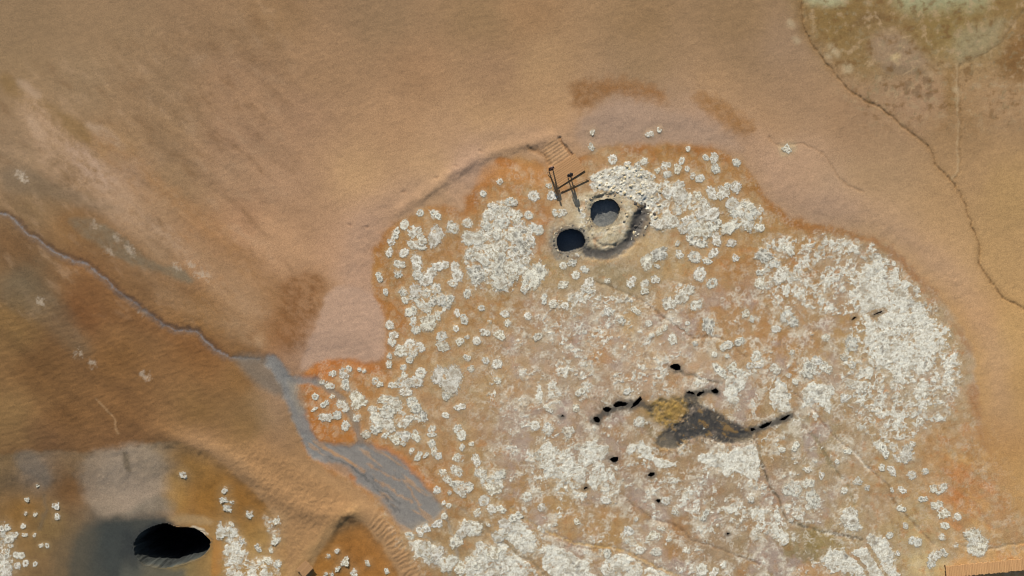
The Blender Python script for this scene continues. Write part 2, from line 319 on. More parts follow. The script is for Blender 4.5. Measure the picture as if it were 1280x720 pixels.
DEL = [(374,535),(392,551),(430,558),(455,553),(480,560),(505,573),(520,595),(540,615),(553,632),(549,648),(535,655),(520,662),(510,668),(497,655),(485,638),(470,618),(450,606),(430,592),(410,582),(393,574),(384,560)]
A(DEL, GREY, strength=.93, feather=4.5, depth=-.05, rg=.45, pid=1, gr=.25)
A([(358,475),(372,478),(384,500),(380,520),(372,515),(364,495)], (148,138,122), strength=.5, feather=4)
sl, d = poly(DEL, 12, 2, 1); fl = fbm(13, 4, 81, .55, math.radians(36), 4.0)[sl]; fl2 = fbm(11, 3, 87, .6, math.radians(34), 6)[sl]
mix(sl, sstep(2,-4,d) * sstep(.22,.5,fl) * .6, alb(176,140,104)); mix(sl, sstep(2,-4,d) * sstep(.3,.6,fl2) * .45, alb(92,94,94))
Z[sl] += .02 * fl * sstep(2,-4,d)
A([(408,577),(430,582),(445,592),(440,602),(425,594),(410,586)], (166,126,90), strength=.7, feather=4)
A([(436,592),(446,594),(445,602),(437,600)], (160,106,62), strength=.8, feather=2)
for q in ([(410,570),(440,585),(462,602),(480,620),(495,640)], [(440,585),(470,605),(500,630)], [(478,620),(490,628),(500,640)]):
    L(q, .9, (92,92,92), strength=.7)
for q in ([(405,560),(430,572),(455,590)], [(470,600),(490,612),(515,628)], [(460,580),(480,592),(500,600)], [(510,610),(525,630)]):
    L(q, 1.2, (184,140,96), strength=.55, feather=2)
L([(548,632),(556,638),(560,650),(566,668),(572,690),(570,720)], 2.2, (134,128,118), strength=.8)
L([(522,668),(535,672),(546,680),(556,690),(562,720)], 2.0, (128,124,114), strength=.75)
L([(556,632),(570,632),(582,640),(592,650),(612,654),(622,668),(640,686),(665,700)], 1.6, (150,132,108), strength=.7)
A([(384,492),(398,483),(410,492),(428,510),(440,535),(446,550),(420,556),(398,550),(386,528),(380,508)], (172,110,50), strength=.65, feather=4)
A([(372,472),(400,462),(398,452),(440,450),(478,457),(476,470),(440,466),(410,474)], (186,114,56), strength=.5, feather=5)
L([(470,556),(500,568),(520,590),(542,612)], 4, (196,124,62), strength=.6, feather=4)

# dark grey tint about the big pit, softly darker towards its left edge; pale patches on the basin bank
A([(105,568),(140,558),(200,556),(206,600),(196,622),(170,640),(130,650),(112,640),(100,600)], (166,148,128), strength=.6, feather=8, warp=2)
A([(15,566),(45,563),(60,585),(66,605),(55,612),(40,596),(24,590)], (136,122,106), strength=.7, feather=6)
A([(150,562),(160,565),(166,590),(158,592)], (112,98,78), strength=.7, feather=2.5)
A([(185,622),(205,618),(225,632),(212,640),(150,645),(165,635)], (122,114,100), strength=.6, feather=6)
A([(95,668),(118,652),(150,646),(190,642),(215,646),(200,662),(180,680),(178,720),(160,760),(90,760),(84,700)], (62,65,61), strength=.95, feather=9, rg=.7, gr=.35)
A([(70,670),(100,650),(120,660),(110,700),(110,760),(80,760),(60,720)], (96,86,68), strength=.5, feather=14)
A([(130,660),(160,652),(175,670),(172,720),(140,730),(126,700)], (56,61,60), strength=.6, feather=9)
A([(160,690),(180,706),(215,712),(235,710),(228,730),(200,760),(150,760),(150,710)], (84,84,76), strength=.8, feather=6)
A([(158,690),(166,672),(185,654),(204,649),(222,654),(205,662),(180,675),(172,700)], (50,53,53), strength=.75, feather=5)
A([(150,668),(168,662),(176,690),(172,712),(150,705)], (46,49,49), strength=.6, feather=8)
A([(206,646),(240,642),(270,650),(262,658),(240,655),(220,654)], (164,138,100), strength=.7, feather=4)
A([(236,657),(250,658),(262,668),(258,670),(246,664)], (206,194,172), strength=.8, feather=1.3)
A([(264,672),(274,672),(279,690),(276,720),(262,720),(266,695)], (164,116,58), strength=.85, feather=3)
L([(55,620),(58,640),(50,660)], 2, (112,98,78), strength=.6, feather=3)
A([(205,600),(225,585),(235,620),(230,645),(208,630)], (172,128,48), strength=.4, feather=10)

# the trodden dirt ridge between the basin and the stream
R1 = [(200,540),(215,546),(262,560),(300,582),(340,612),(372,636),(415,646),(450,638),(470,650),(488,672),(505,700),(525,735),(560,800)]
sl, d, t = line(R1, 40, 2, 1)
bm = np.exp(-(d / 13) ** 2)
Z[sl] += .20 * bm
mix(sl, .75 * np.exp(-(d / 15) ** 2) * sstep(0, 60, t), alb(160,126,90))
onrib = sstep(285, 300, t) * sstep(470, 440, t)
rb = np.sin(t * 2 * np.pi / 6.0 + 1.2 * w2[sl]) * sstep(11, 6, np.abs(d - 1))
Z[sl] += .016 * rb * onrib * (1 + .8 * wl[sl])
part[sl] = np.where((d < 11) & (t > 40), 3, part[sl])
R2 = [(440,642),(420,652),(405,668),(388,688),(372,710),(350,745)]
sl, d, t = line(R2, 30, 2, 1)
Z[sl] += .13 * np.exp(-(d / 9) ** 2); mix(sl, .8 * np.exp(-(d / 11) ** 2), alb(166,132,90))
part[sl] = np.where(d < 8, 3, part[sl])
lump = fbm(6, 3, 91, .6)
rid = np.zeros_like(P)
A([(300,560),(340,570),(378,590),(420,610),(445,632),(420,652),(390,680),(360,720),(330,690),(345,660),(330,625)], (156,120,82), strength=.7, feather=8)
sl, d = poly([(270,545),(340,560),(380,585),(430,615),(450,640),(420,655),(385,690),(350,720),(340,670),(325,625),(290,580)], 20, 2, 1)
Z[sl] += .03 * lump[sl] * sstep(8,-8,d); Z[sl] += .08 * sstep(10,-14,d)
A([(424,648),(436,643),(446,650),(438,654)], (96,66,38), strength=.5, feather=2)

# trampled slope behind the wooden platform
sl, d = poly([(676,186),(694,170),(716,192),(700,206),(688,214)], 10, 1, 0)
rb = np.sin(((P[sl]-690)*.55 + (Q[sl]-190)*.83) * 2*np.pi/4.2 + .8*w1[sl])
Z[sl] += .010 * rb * sstep(3,-3,d); mix(sl, .5*sstep(3,-3,d), alb(190,150,108))
L([(699,174),(707,184),(716,195)], 1.6, (140,98,58), strength=.6, depth=-.12)
L([(662,186),(680,190),(686,206)], 3, (150,108,66), strength=.5, depth=-.08, feather=3)
sl, d, t = line([(500,262),(540,236),(575,210),(610,192),(650,182),(690,172)], 30, 2, 1)
Z[sl] += .10 * np.exp(-(d / 8) ** 2)
for x, y in ((458,283),(437,281),(569,208),(505,240),(600,190),(545,222)):
    sl, d = poly([(x-3,y-1),(x+2,y-2),(x+4,y+1),(x,y+2)], 6, 1, 1); Z[sl] -= .04*sstep(2,-2,d); mix(sl, .3*sstep(2,-2,d), alb(120,85,60))

# cracks and trickles across the field
for q, wd, c, s in (([(740,352),(770,362),(790,370),(805,378),(825,393),(845,407),(866,424),(880,420),(900,421),(915,430),(932,447)], 1.0, (120,84,50), .75),
        ([(925,540),(935,543),(945,550),(950,565),(955,590),(965,612),(975,625),(980,645),(985,652),(1010,660),(1040,668),(1078,674)], 1.3, (66,58,46), .85),
        ([(960,470),(990,490),(1015,510),(1030,530),(1045,550),(1060,560)], .9, (128,92,68), .6),
        ([(1060,560),(1072,570),(1080,580),(1086,586)], 1.4, (214,204,186), .85),
        ([(1086,586),(1100,598),(1112,607),(1113,622),(1128,640),(1150,662),(1167,680)], 1.0, (116,88,58), .65),
        ([(1015,540),(1030,565),(1040,585),(1060,605),(1068,630)], 2.0, (120,108,76), .55),
        ([(640,636),(665,655),(690,668),(720,680),(770,685),(800,698),(850,722)], 1.6, (206,166,104), .7),
        ([(642,640),(667,659),(692,672),(722,684),(770,689),(798,702),(846,726)], .8, (112,80,46), .6),
        ([(785,625),(800,638),(820,650),(855,660),(862,676),(880,680),(910,690),(950,705)], .9, (112,82,56), .6),
        ([(845,465),(860,468),(880,474),(900,480)], 1.5, (108,98,82), .7),
        ([(600,655),(640,690),(668,705),(690,730)], 2.2, (150,130,104), .7),
        ([(1195,682),(1230,688),(1260,682),(1300,676)], 1.0, (206,166,110), .5)):
    L(q, wd, c, strength=s, depth=-.05)
# ground streaks radiating from the lone vent, orange streaks lower right
rs = fbm(20, 4, 95, .6, math.radians(35), 4)
m = sstep(1140,1200,P)*sstep(540,580,Q)*sstep(1262,1230,P)
mix(ALL, .32*m*sstep(.1,.5,rs), alb(198,118,62)); mix(ALL, .4*m*sstep(.1,.5,-rs), alb(206,164,106))
m = sstep(730,770,P)*sstep(870,840,P)*sstep(385,410,Q)*sstep(500,470,Q)
rs2 = fbm(16, 4, 99, .6, math.radians(5), 4)
mix(ALL, .45*m*sstep(.0,.5,rs2), alb(206,172,128))
A([(735,410),(760,405),(766,430),(758,455),(742,462),(732,440)], (174,122,58), strength=.6, feather=6)
A([(775,392),(800,388),(806,410),(790,420),(776,412)], (178,144,92), strength=.5, feather=5)
A([(1000,705),(985,722),(990,760),(1060,760),(1050,712),(1020,703)], (188,146,104), strength=.7, feather=4)
A([(1000,665),(1025,660),(1060,680),(1050,700),(1015,695)], (134,114,56), strength=.6, feather=6)
A([(1200,690),(1230,688),(1280,684),(1300,690),(1300,730),(1180,730),(1185,706)], (200,158,106), strength=.8, feather=3)
A([(1130,690),(1165,690),(1190,700),(1180,722),(1135,722)], (206,182,132), strength=.6, feather=8)

A([(695,250),(735,240),(745,250),(735,290),(715,285),(700,280)], (194,180,150), strength=.6, feather=7)
A([(785,240),(815,250),(800,300),(770,318),(800,330),(840,310),(830,270)], (190,168,128), strength=.45, feather=9)
# mud pots: stained collars, the dark run-off between them
A([(684,285),(696,275),(720,273),(735,285),(740,300),(735,318),(720,328),(700,330),(686,318),(680,300)], (160,146,122), strength=.75, feather=6)
A([(724,245),(745,238),(775,238),(792,250),(796,275),(790,295),(775,312),(750,315),(732,305),(722,285),(718,262)], (194,182,154), strength=.8, feather=5)
A([(690,285),(694,284),(692,300),(696,316),(706,322),(700,328),(688,318),(685,300)], (112,106,98), strength=.7, feather=3)
L([(697,322),(712,324),(722,321)], 2.5, (84,80,84), strength=.75, feather=2)
A([(742,332),(765,328),(800,335),(830,345),(820,365),(790,372),(760,362),(735,350)], (132,120,92), strength=.55, feather=9)
A([(805,318),(822,318),(826,350),(808,352)], (142,126,98), strength=.5, feather=8)
L([(738,262),(742,250),(752,244),(768,244)], 1.2, (110,98,80), strength=.6, depth=-.12)
L([(736,285),(742,300),(755,308),(770,306)], 1.2, (126,112,92), strength=.6, depth=-.1)
sl, d = poly([(735,252),(757,244),(779,252),(782,270),(772,286),(752,290),(736,282)], 26, 2, 1); Z[sl] += .035*np.exp(-((d-4)/7)**2) + .05*fbm(7,4,195,.65)[sl]*sstep(22,2,d); mix(sl, .6*sstep(22,4,d)*sstep(.0,.4,fbm(8,4,197,.6)[sl]), alb(214,208,190)); mix(sl, .5*sstep(20,4,d)*sstep(.1,.5,-fbm(8,4,197,.6)[sl]), alb(128,114,92))
sl, d = poly([(696,288),(714,283),(730,292),(732,308),(716,318),(698,314)], 26, 2, 1); Z[sl] += .03*np.exp(-((d-3)/6)**2) + .04*fbm(7,4,199,.65)[sl]*sstep(20,2,d); mix(sl, .4*sstep(20,4,d)*sstep(.0,.4,fbm(8,4,203,.6)[sl]), alb(190,180,156))
# the sulphur patch and its dark mud
L([(744,525),(760,513),(776,506),(797,503),(812,510)], 4.5, (78,73,66), strength=.85, feather=4)
L([(858,497),(866,491),(880,490),(896,490)], 3.5, (90,84,76), strength=.75, feather=4)
L([(930,544),(942,539),(958,532),(975,525),(988,519)], 5, (86,82,77), strength=.85, feather=4)
L([(800,520),(812,535),(820,548),(838,556)], 4, (98,92,82), strength=.6, feather=4)
MUD = [(856,494),(868,492),(876,508),(895,515),(910,526),(928,534),(944,538),(940,550),(920,554),(900,553),(886,547),(872,545),(858,552),(842,562),(824,561),(820,548),(838,534),(854,525),(862,512)]
A([(795,505),(825,494),(870,494),(885,508),(880,530),(850,550),(822,560),(808,540),(798,520)], (150,126,84), strength=.55, feather=6)
A([(806,510),(825,497),(860,498),(872,510),(866,522),(855,531),(838,535),(823,530),(812,522)], (142,114,58), strength=.85, feather=3)
sl, d = poly([(806,510),(825,497),(860,498),(872,510),(866,522),(855,531),(838,535),(823,530),(812,522)], 10, 2, 1)
cr = fbm(9, 4, 103, .65)[sl]; mix(sl, sstep(2,-2,d)*sstep(.05,.4,cr)*.75, alb(92,84,66)); mix(sl, sstep(2,-2,d)*sstep(.15,.5,-cr)*.5, alb(170,142,74)); Z[sl] -= .12*cr*sstep(2,-2,d)
A(MUD, (60,60,60), strength=.97, feather=2.5, depth=-.08, rg=.5, gr=.35, pid=2)
sl, d = poly(MUD, 14, 2, 2); ms = fbm(8, 4, 221, .65, math.radians(25), 2.5)[sl]; ms2 = fbm(6, 4, 225, .65)[sl]
mix(sl, sstep(3,-3,d)*sstep(.3,.6,ms)*.35, alb(100,98,94)); mix(sl, sstep(3,-3,d)*sstep(.15,.5,-ms)*.6, alb(44,45,46)); mix(sl, sstep(10,-1,d)*sstep(-9,-2,d)*sstep(.2,.45,ms2)*.7, alb(176,160,134)); mix(sl, sstep(9,1,d)*sstep(.1,.4,-ms2)*.6, alb(88,82,72)); mix(sl, sstep(12,4,d)*sstep(.15,.4,ms)*.5, alb(158,122,62)); mix(sl, np.exp(-(d/5)**2)*sstep(.0,.35,-ms2)*.6, alb(110,100,86))
A([(815,545),(840,545),(850,556),(832,562)], (104,98,88), strength=.7, feather=3)
L([(905,540),(925,545),(940,552)], 1.4, (70,68,64), strength=.7)
A([(745,500),(770,495),(790,500),(796,512),(775,520),(752,522)], (128,112,92), strength=.5, feather=6)
for q in ([(748,535),(760,530),(785,535),(780,548),(758,548)], [(770,570),(800,562),(815,585),(800,600),(780,590)]):
    A(q, (164,124,70), strength=.5, feather=6)

# ------------------------------------------------------------------ white mineral crust
CRUST = [  # outline, cover
 (.74, 6, [(600,256),(633,250),(664,284),(670,315),(655,335),(645,362),(612,370),(585,350),(581,320),(595,300)]),
 (.55, 6, [(655,345),(690,355),(680,372),(650,370)]),
 (.72, 8, [(800,215),(835,225),(868,240),(870,262),(845,275),(830,290),(812,285)]),
 (.74, 6, [(852,280),(873,254),(890,250),(900,280),(888,298),(865,300)]),
 (.60, 7, [(905,255),(925,246),(955,262),(955,288),(935,296),(912,290)]),
 (.62, 7, [(942,318),(962,290),(1000,294),(1048,293),(1090,304),(1122,330),(1152,362),(1180,396),(1195,432),(1202,470),(1198,502),(1184,522),(1160,536),(1128,552),(1105,560),(1072,540),(1066,512),(1058,492),(1048,470),(1056,440),(1060,412),(1062,388),(1036,398),(1010,382),(998,408),(980,404),(968,380),(945,362)]),
 (.85, 9, [(1090,315),(1140,360),(1172,400),(1170,470),(1120,480),(1085,450),(1075,400),(1065,350)]),
 (.45, 8, [(685,375),(720,362),(770,366),(805,375),(800,395),(765,410),(760,440),(745,470),(705,478),(680,455),(672,415)]),
 (.72, 5, [(708,365),(750,362),(768,372),(790,366),(800,376),(770,384),(735,378),(712,385)]),
 (.72, 5, [(708,448),(720,440),(716,462),(712,478),(704,475)]),
 (.75, 4, [(672,470),(678,472),(681,500),(675,512),(665,508)]),
 (.70, 5, [(682,478),(695,472),(700,484),(715,480),(708,498),(690,504),(680,500)]),
 (.45, 8, [(762,400),(800,395),(815,440),(790,470),(765,460)]),
 (.42, 10, [(760,470),(800,460),(840,470),(830,490),(790,495),(760,498)]),
 (.80, 6, [(660,558),(690,548),(700,560),(730,550),(758,548),(765,562),(750,575),(758,595),(740,612),(700,620),(675,600)]),
 (.55, 8, [(668,585),(720,575),(760,580),(790,600),(780,625),(730,635),(680,618)]),
 (.90, 5, [(800,548),(812,554),(826,572),(850,574),(846,584),(826,588),(812,576),(798,562)]),
 (.70, 5, [(780,552),(802,548),(798,562),(786,568)]),
 (.95, 6, [(868,562),(905,568),(925,556),(945,552),(952,565),(952,592),(945,604),(925,592),(895,590),(870,582)]),
 (.50, 9, [(795,595),(830,590),(880,600),(945,600),(950,640),(935,680),(900,678),(840,640),(800,625)]),
 (.80, 5, [(932,640),(948,628),(958,638),(964,675),(945,660)]),
 (.85, 5, [(900,466),(925,464),(945,470),(930,485),(920,498),(928,510),(905,502)]),
 (.60, 6, [(838,352),(862,356),(868,372),(850,376)]),
 (.92, 6, [(640,644),(656,650),(672,670),(672,692),(660,702),(640,690),(618,690),(622,662)]),
 (.92, 6, [(678,682),(690,676),(712,690),(735,698),(745,712),(740,760),(685,760),(673,700)]),
 (.80, 6, [(745,700),(770,690),(800,695),(850,715),(850,760),(745,760)]),
 (.88, 6, [(512,672),(525,674),(548,680),(562,695),(558,710),(535,708),(520,700)]),
 (.80, 6, [(596,680),(625,676),(645,690),(680,715),(690,760),(590,760),(565,720),(580,700)]),
 (.90, 5, [(568,658),(582,650),(600,660),(605,666),(585,672),(570,670)]),
 (.75, 5, [(600,590),(628,590),(632,612),(610,618),(600,606)]),
 (.70, 6, [(660,620),(648,635),(640,650),(655,650),(664,640)]),
 (.80, 5, [(962,470),(978,472),(992,490),(994,510),(978,515),(962,510)]),
 (.88, 5, [(998,486),(1010,475),(1040,480),(1046,492),(1035,498),(1042,515),(1030,520),(1020,505),(1000,510)]),
 (.70, 5, [(1000,440),(1015,440),(1040,455),(1042,466),(1010,470),(1003,455)]),
 (.95, 5, [(1028,690),(1040,683),(1062,690),(1080,682),(1085,670),(1108,672),(1118,690),(1120,712),(1135,725),(1100,740),(1060,715),(1030,712)]),
 (.85, 5, [(1045,635),(1060,628),(1075,648),(1080,662),(1062,665),(1050,650)]),
 (.80, 5, [(960,640),(980,635),(985,660),(992,680),(965,682)]),
 (.60, 6, [(985,610),(1010,605),(1025,622),(1030,650),(1000,655),(985,640)]),
 (.70, 6, [(1080,545),(1120,550),(1142,560),(1140,580),(1120,580),(1095,560)]),
 (.85, 4, [(1206,662),(1213,658),(1222,668),(1238,672),(1235,688),(1225,694),(1208,690)]),
 (.80, 6, [(278,655),(295,660),(310,685),(318,705),(330,730),(278,730),(280,690)]),
 (.60, 6, [(330,640),(345,645),(352,662),(345,675),(335,660)]),
 (.62, 6, [(315,690),(345,695),(352,712),(345,740),(318,735)]),
 (.70, 5, [(0,650),(14,668),(14,690),(22,720),(-20,730),(-20,655)]),
 (.80, 6, [(730,232),(745,216),(785,206),(808,214),(822,240),(810,262),(790,252),(770,238),(745,240)]),
 (.60, 5, [(720,262),(728,240),(736,245),(730,265),(738,290),(728,292)]),
 (.60, 4, [(700,292),(712,318),(738,308),(742,318),(712,326),(696,318)]),
 (.6, 5, [(487,476),(512,478),(520,512),(535,530),(520,545),(505,500)]),
 (.55, 6, [(462,500),(502,494),(508,540),(480,545),(462,530)]),
 (.55, 6, [(500,360),(560,360),(568,378),(545,410),(520,412),(510,385)]),
 (.5, 7, [(585,335),(620,340),(640,360),(600,368),(580,360)]),
 (.5, 5, [(425,462),(445,462),(438,492),(428,488)]),
 (.35, 10, [(600,470),(650,440),(690,500),(680,540),(640,545),(610,520)]),
 (.40, 8, [(745,560),(830,545),(850,570),(820,600),(760,600)]),
 (.55, 4, [(842,492),(870,490),(880,500),(858,497),(838,498)]),
 (.35, 8, [(905,500),(935,500),(940,535),(900,520)]),
]
# soft pale dusting across the middle of the field
dens += .50 * mid * sstep(-.45, .35, wv + .4 * fbm(60, 3, 111)) * (1 - .55 * sstep(860, 900, P) * sstep(470, 430, Q)) * (1 - .6 * sstep(0, 1, np.exp(-((P - 770) / 60) ** 2 - ((Q - 650) / 22) ** 2)))
for cv, ft, pts in CRUST:
    sl, d = poly(pts, ft + 8, 2, 2); m = sstep(ft, -ft, d)
    dens[sl] = np.maximum(dens[sl], cv * m)
    mix(sl, .5 * cv * sstep(ft + 8, -6, d) * (.75 + .7 * wv[sl] + .5 * wf[sl]).clip(0, 1), alb(166, 146, 114))
f1, rv = worley(P + 2.0 * w1, Q + 2.0 * w2, 7.5, 121)
f1b, rvb = worley(P + 1.5 * w2, Q + 1.5 * w1, 4.0, 127)
cell = np.clip(1 - f1 / .75, 0, 1); cellb = np.clip(1 - f1b / .75, 0, 1)
mass = dens.copy()
nz = .55 * fbm(24, 5, 131, .68) + .25 * fbm(5, 3, 137, .6)
dens = np.where(mass > .02, np.clip(mass * .96 + .85 * nz * sstep(0, .3, mass) + .22 * (cell - .45) + .14 * (cellb - .4), 0, 1.2), 0)
ring = np.exp(-((f1 - .36) / .14) ** 2) * (rv > .35)
Z += sstep(.2, .8, dens) * (.012 * cell + .006 * cellb + .014 * ring + .022 * nz)
f1c, rvc = worley(P + 1.2 * w1, Q + 1.2 * w2, 6.0, 133)
ringc = np.exp(-((f1c - .40) / .16) ** 2) * (rvc > .45); dotc = sstep(.30, .12, f1c) * (rvc < .30)
spk, spr = worley(P + 3 * w1, Q + 3 * w2, 11.0, 311)
soilonly = np.ones_like(P); soilonly[(part == 1) | (part == 2)] = 0
for q in (DEL, MUD, [(803,508),(825,495),(862,496),(872,510),(866,524),(855,533),(838,537),(823,532),(808,524)]):
    sl, d = poly(q, 12, 2, 1); soilonly[sl] *= sstep(-1, 5, d)
fnt = F * (1 - .5 * mid) * sstep(0, -14, FD) * soilonly
mix(ALL, .22 * fnt * sstep(.36, .08, spk) * (spr > .45), alb(196, 180, 150)); mix(ALL, .16 * fnt * np.exp(-((spk - .28) / .12) ** 2) * (spr > .45), alb(208, 196, 172))
mix(ALL, .40 * fnt * sstep(.15, .5, fbm(10, 5, 313, .68)), alb(140, 102, 56)); mix(ALL, .38 * fnt * sstep(.18, .5, fbm(13, 5, 317, .66)), alb(164, 150, 122)); mix(ALL, .35 * fnt * sstep(.2, .5, fbm(16, 5, 319, .66)), alb(182, 116, 60))
busy = np.clip(mid + .3 * F + .8 * sstep(.05, .4, mass), 0, 1) * sstep(-.25, .35, wv2 + .5 * wv) * soilonly
mix(ALL, .6 * busy * ringc, alb(218, 212, 198)); mix(ALL, .5 * busy * dotc, alb(112, 94, 76)); mix(ALL, .5 * busy * sstep(.15, .45, fbm(5, 3, 139, .6)), alb(216, 208, 192))
mix(ALL, .35 * busy * sstep(.2, .5, fbm(6, 3, 143, .6)), alb(126, 106, 82))
f1L, rvL = worley(P + 5 * w1, Q + 5 * w2, 15.0, 261)
dens *= 1 - .55 * sstep(.52, .80, f1L) * sstep(.1, .5, mass) * sstep(1.0, .7, mass)
for q in ([(556,632),(570,632),(582,640),(592,650),(612,654),(622,668),(640,686),(665,700),(690,725)], [(548,632),(556,638),(560,650),(566,668),(572,690),(570,720)], [(522,668),(535,672),(546,680),(556,690),(562,720)],
          [(640,636),(665,655),(690,668),(720,680),(770,685),(800,698),(850,722)], [(925,540),(935,543),(945,550),(950,565),(955,590),(965,612),(975,625),(980,645),(985,652),(1010,660),(1040,668),(1078,674)], [(1078,674),(1090,690),(1098,705),(1110,725)], [(1060,690),(1075,700),(1085,720)]):
    sl, d, t = line(q, 12, 2, 1); dens[sl] *= 1 - np.exp(-((d + wf[sl]) / 2.6) ** 2)
# soil tint inside the crust: grey and pinkish hollows
hol = sstep(.02, .4, mass) * sstep(.3, .05, f1) * (rv > .3)
mix(ALL, .45 * hol, alb(150,134,116))
mix(ALL, .35 * sstep(.1, .6, mass) * sstep(.1, .6, fbm(22, 3, 141)), alb(158,140,124))
gap = sstep(.12, .42, fbm(13, 4, 231, .62)); dens *= 1 - .75 * gap * sstep(.98, .6, mass)
g5 = fbm(10, 4, 237, .65); g6 = fbm(22, 4, 241, .6)
tone = np.clip(.75 * np.exp(-(g5 / .07) ** 2) * sstep(-.2, .3, fbm(18, 2, 245)) + .55 * sstep(.15, .5, g6) + .5 * hol * (rvb > .3) + .45 * np.exp(-((f1b - .15) / .2) ** 2) * (rvb > .55) + .35 * sstep(.2, .5, fbm(5, 3, 247, .6)), 0, 1)
dark = np.clip(sstep(.3, .55, fbm(9, 4, 251, .65)) * sstep(-.1, .3, fbm(40, 2, 255)) + .6 * sstep(.5, .75, f1L) * sstep(-.1, .3, fbm(12, 3, 257)), 0, 1)
crust_mass = (mass > .5) & (part == 0)
part[crust_mass] = 4

sl, d = poly([(803,508),(825,495),(862,496),(872,510),(866,524),(855,533),(838,537),(823,532),(808,524)], 10, 2, 1); dens[sl] *= 1 - .85 * sstep(3, -3, d)
sl, d = poly(MUD, 10, 2, 1); dens[sl] *= 1 - sstep(3, -2, d) * (1 - .8 * sstep(.15, .4, fbm(7, 3, 281)[sl]))
CRS = [(735,315),(750,319),(768,316),(782,306),(790,296),(796,284),(803,268)]
L(CRS, 6.5, (74,73,72), strength=.9, feather=3, depth=-.16, zf=6, rg=.55, gr=.4)
L([(785,300),(792,288),(800,268),(806,252)], 4, (62,60,58), strength=.8, feather=3, depth=-.12)
A([(795,262),(812,258),(816,280),(806,296),(794,300),(788,285)], (84,80,76), strength=.7, feather=4)
for q, wd in (([(744,525),(760,513),(776,506),(797,503),(812,510)], 5), ([(858,497),(866,491),(880,490),(896,490)], 4), ([(930,544),(942,539),(958,532),(975,525),(988,519)], 5)):
    sl, d, t = line(q, 14, 2, 1); d = d + 3 * wf[sl]; dens[sl] *= 1 - .9 * sstep(wd + 3, wd - 2, d); mix(sl, .8 * sstep(wd + 1, wd - 4, d), alb(76, 72, 66))
sl, d, t = line(CRS, 14, 2, 1); dens[sl] *= 1 - np.exp(-(d / 7) ** 2)
sl, d = poly([(735,222),(750,212),(785,203),(812,212),(824,240),(812,268),(796,252),(775,240),(750,240)], 8, 2, 1)
Z[sl] += .045 * sstep(4, -4, d) * (fbm(6, 3, 301, .6)[sl] + .8 * cellb[sl]); tone[sl] = np.maximum(tone[sl], .55 * sstep(.0, .4, fbm(8, 4, 303, .65)[sl]) * sstep(4, -4, d)); dens[sl] = np.maximum(dens[sl], .75 * sstep(4, -4, d))
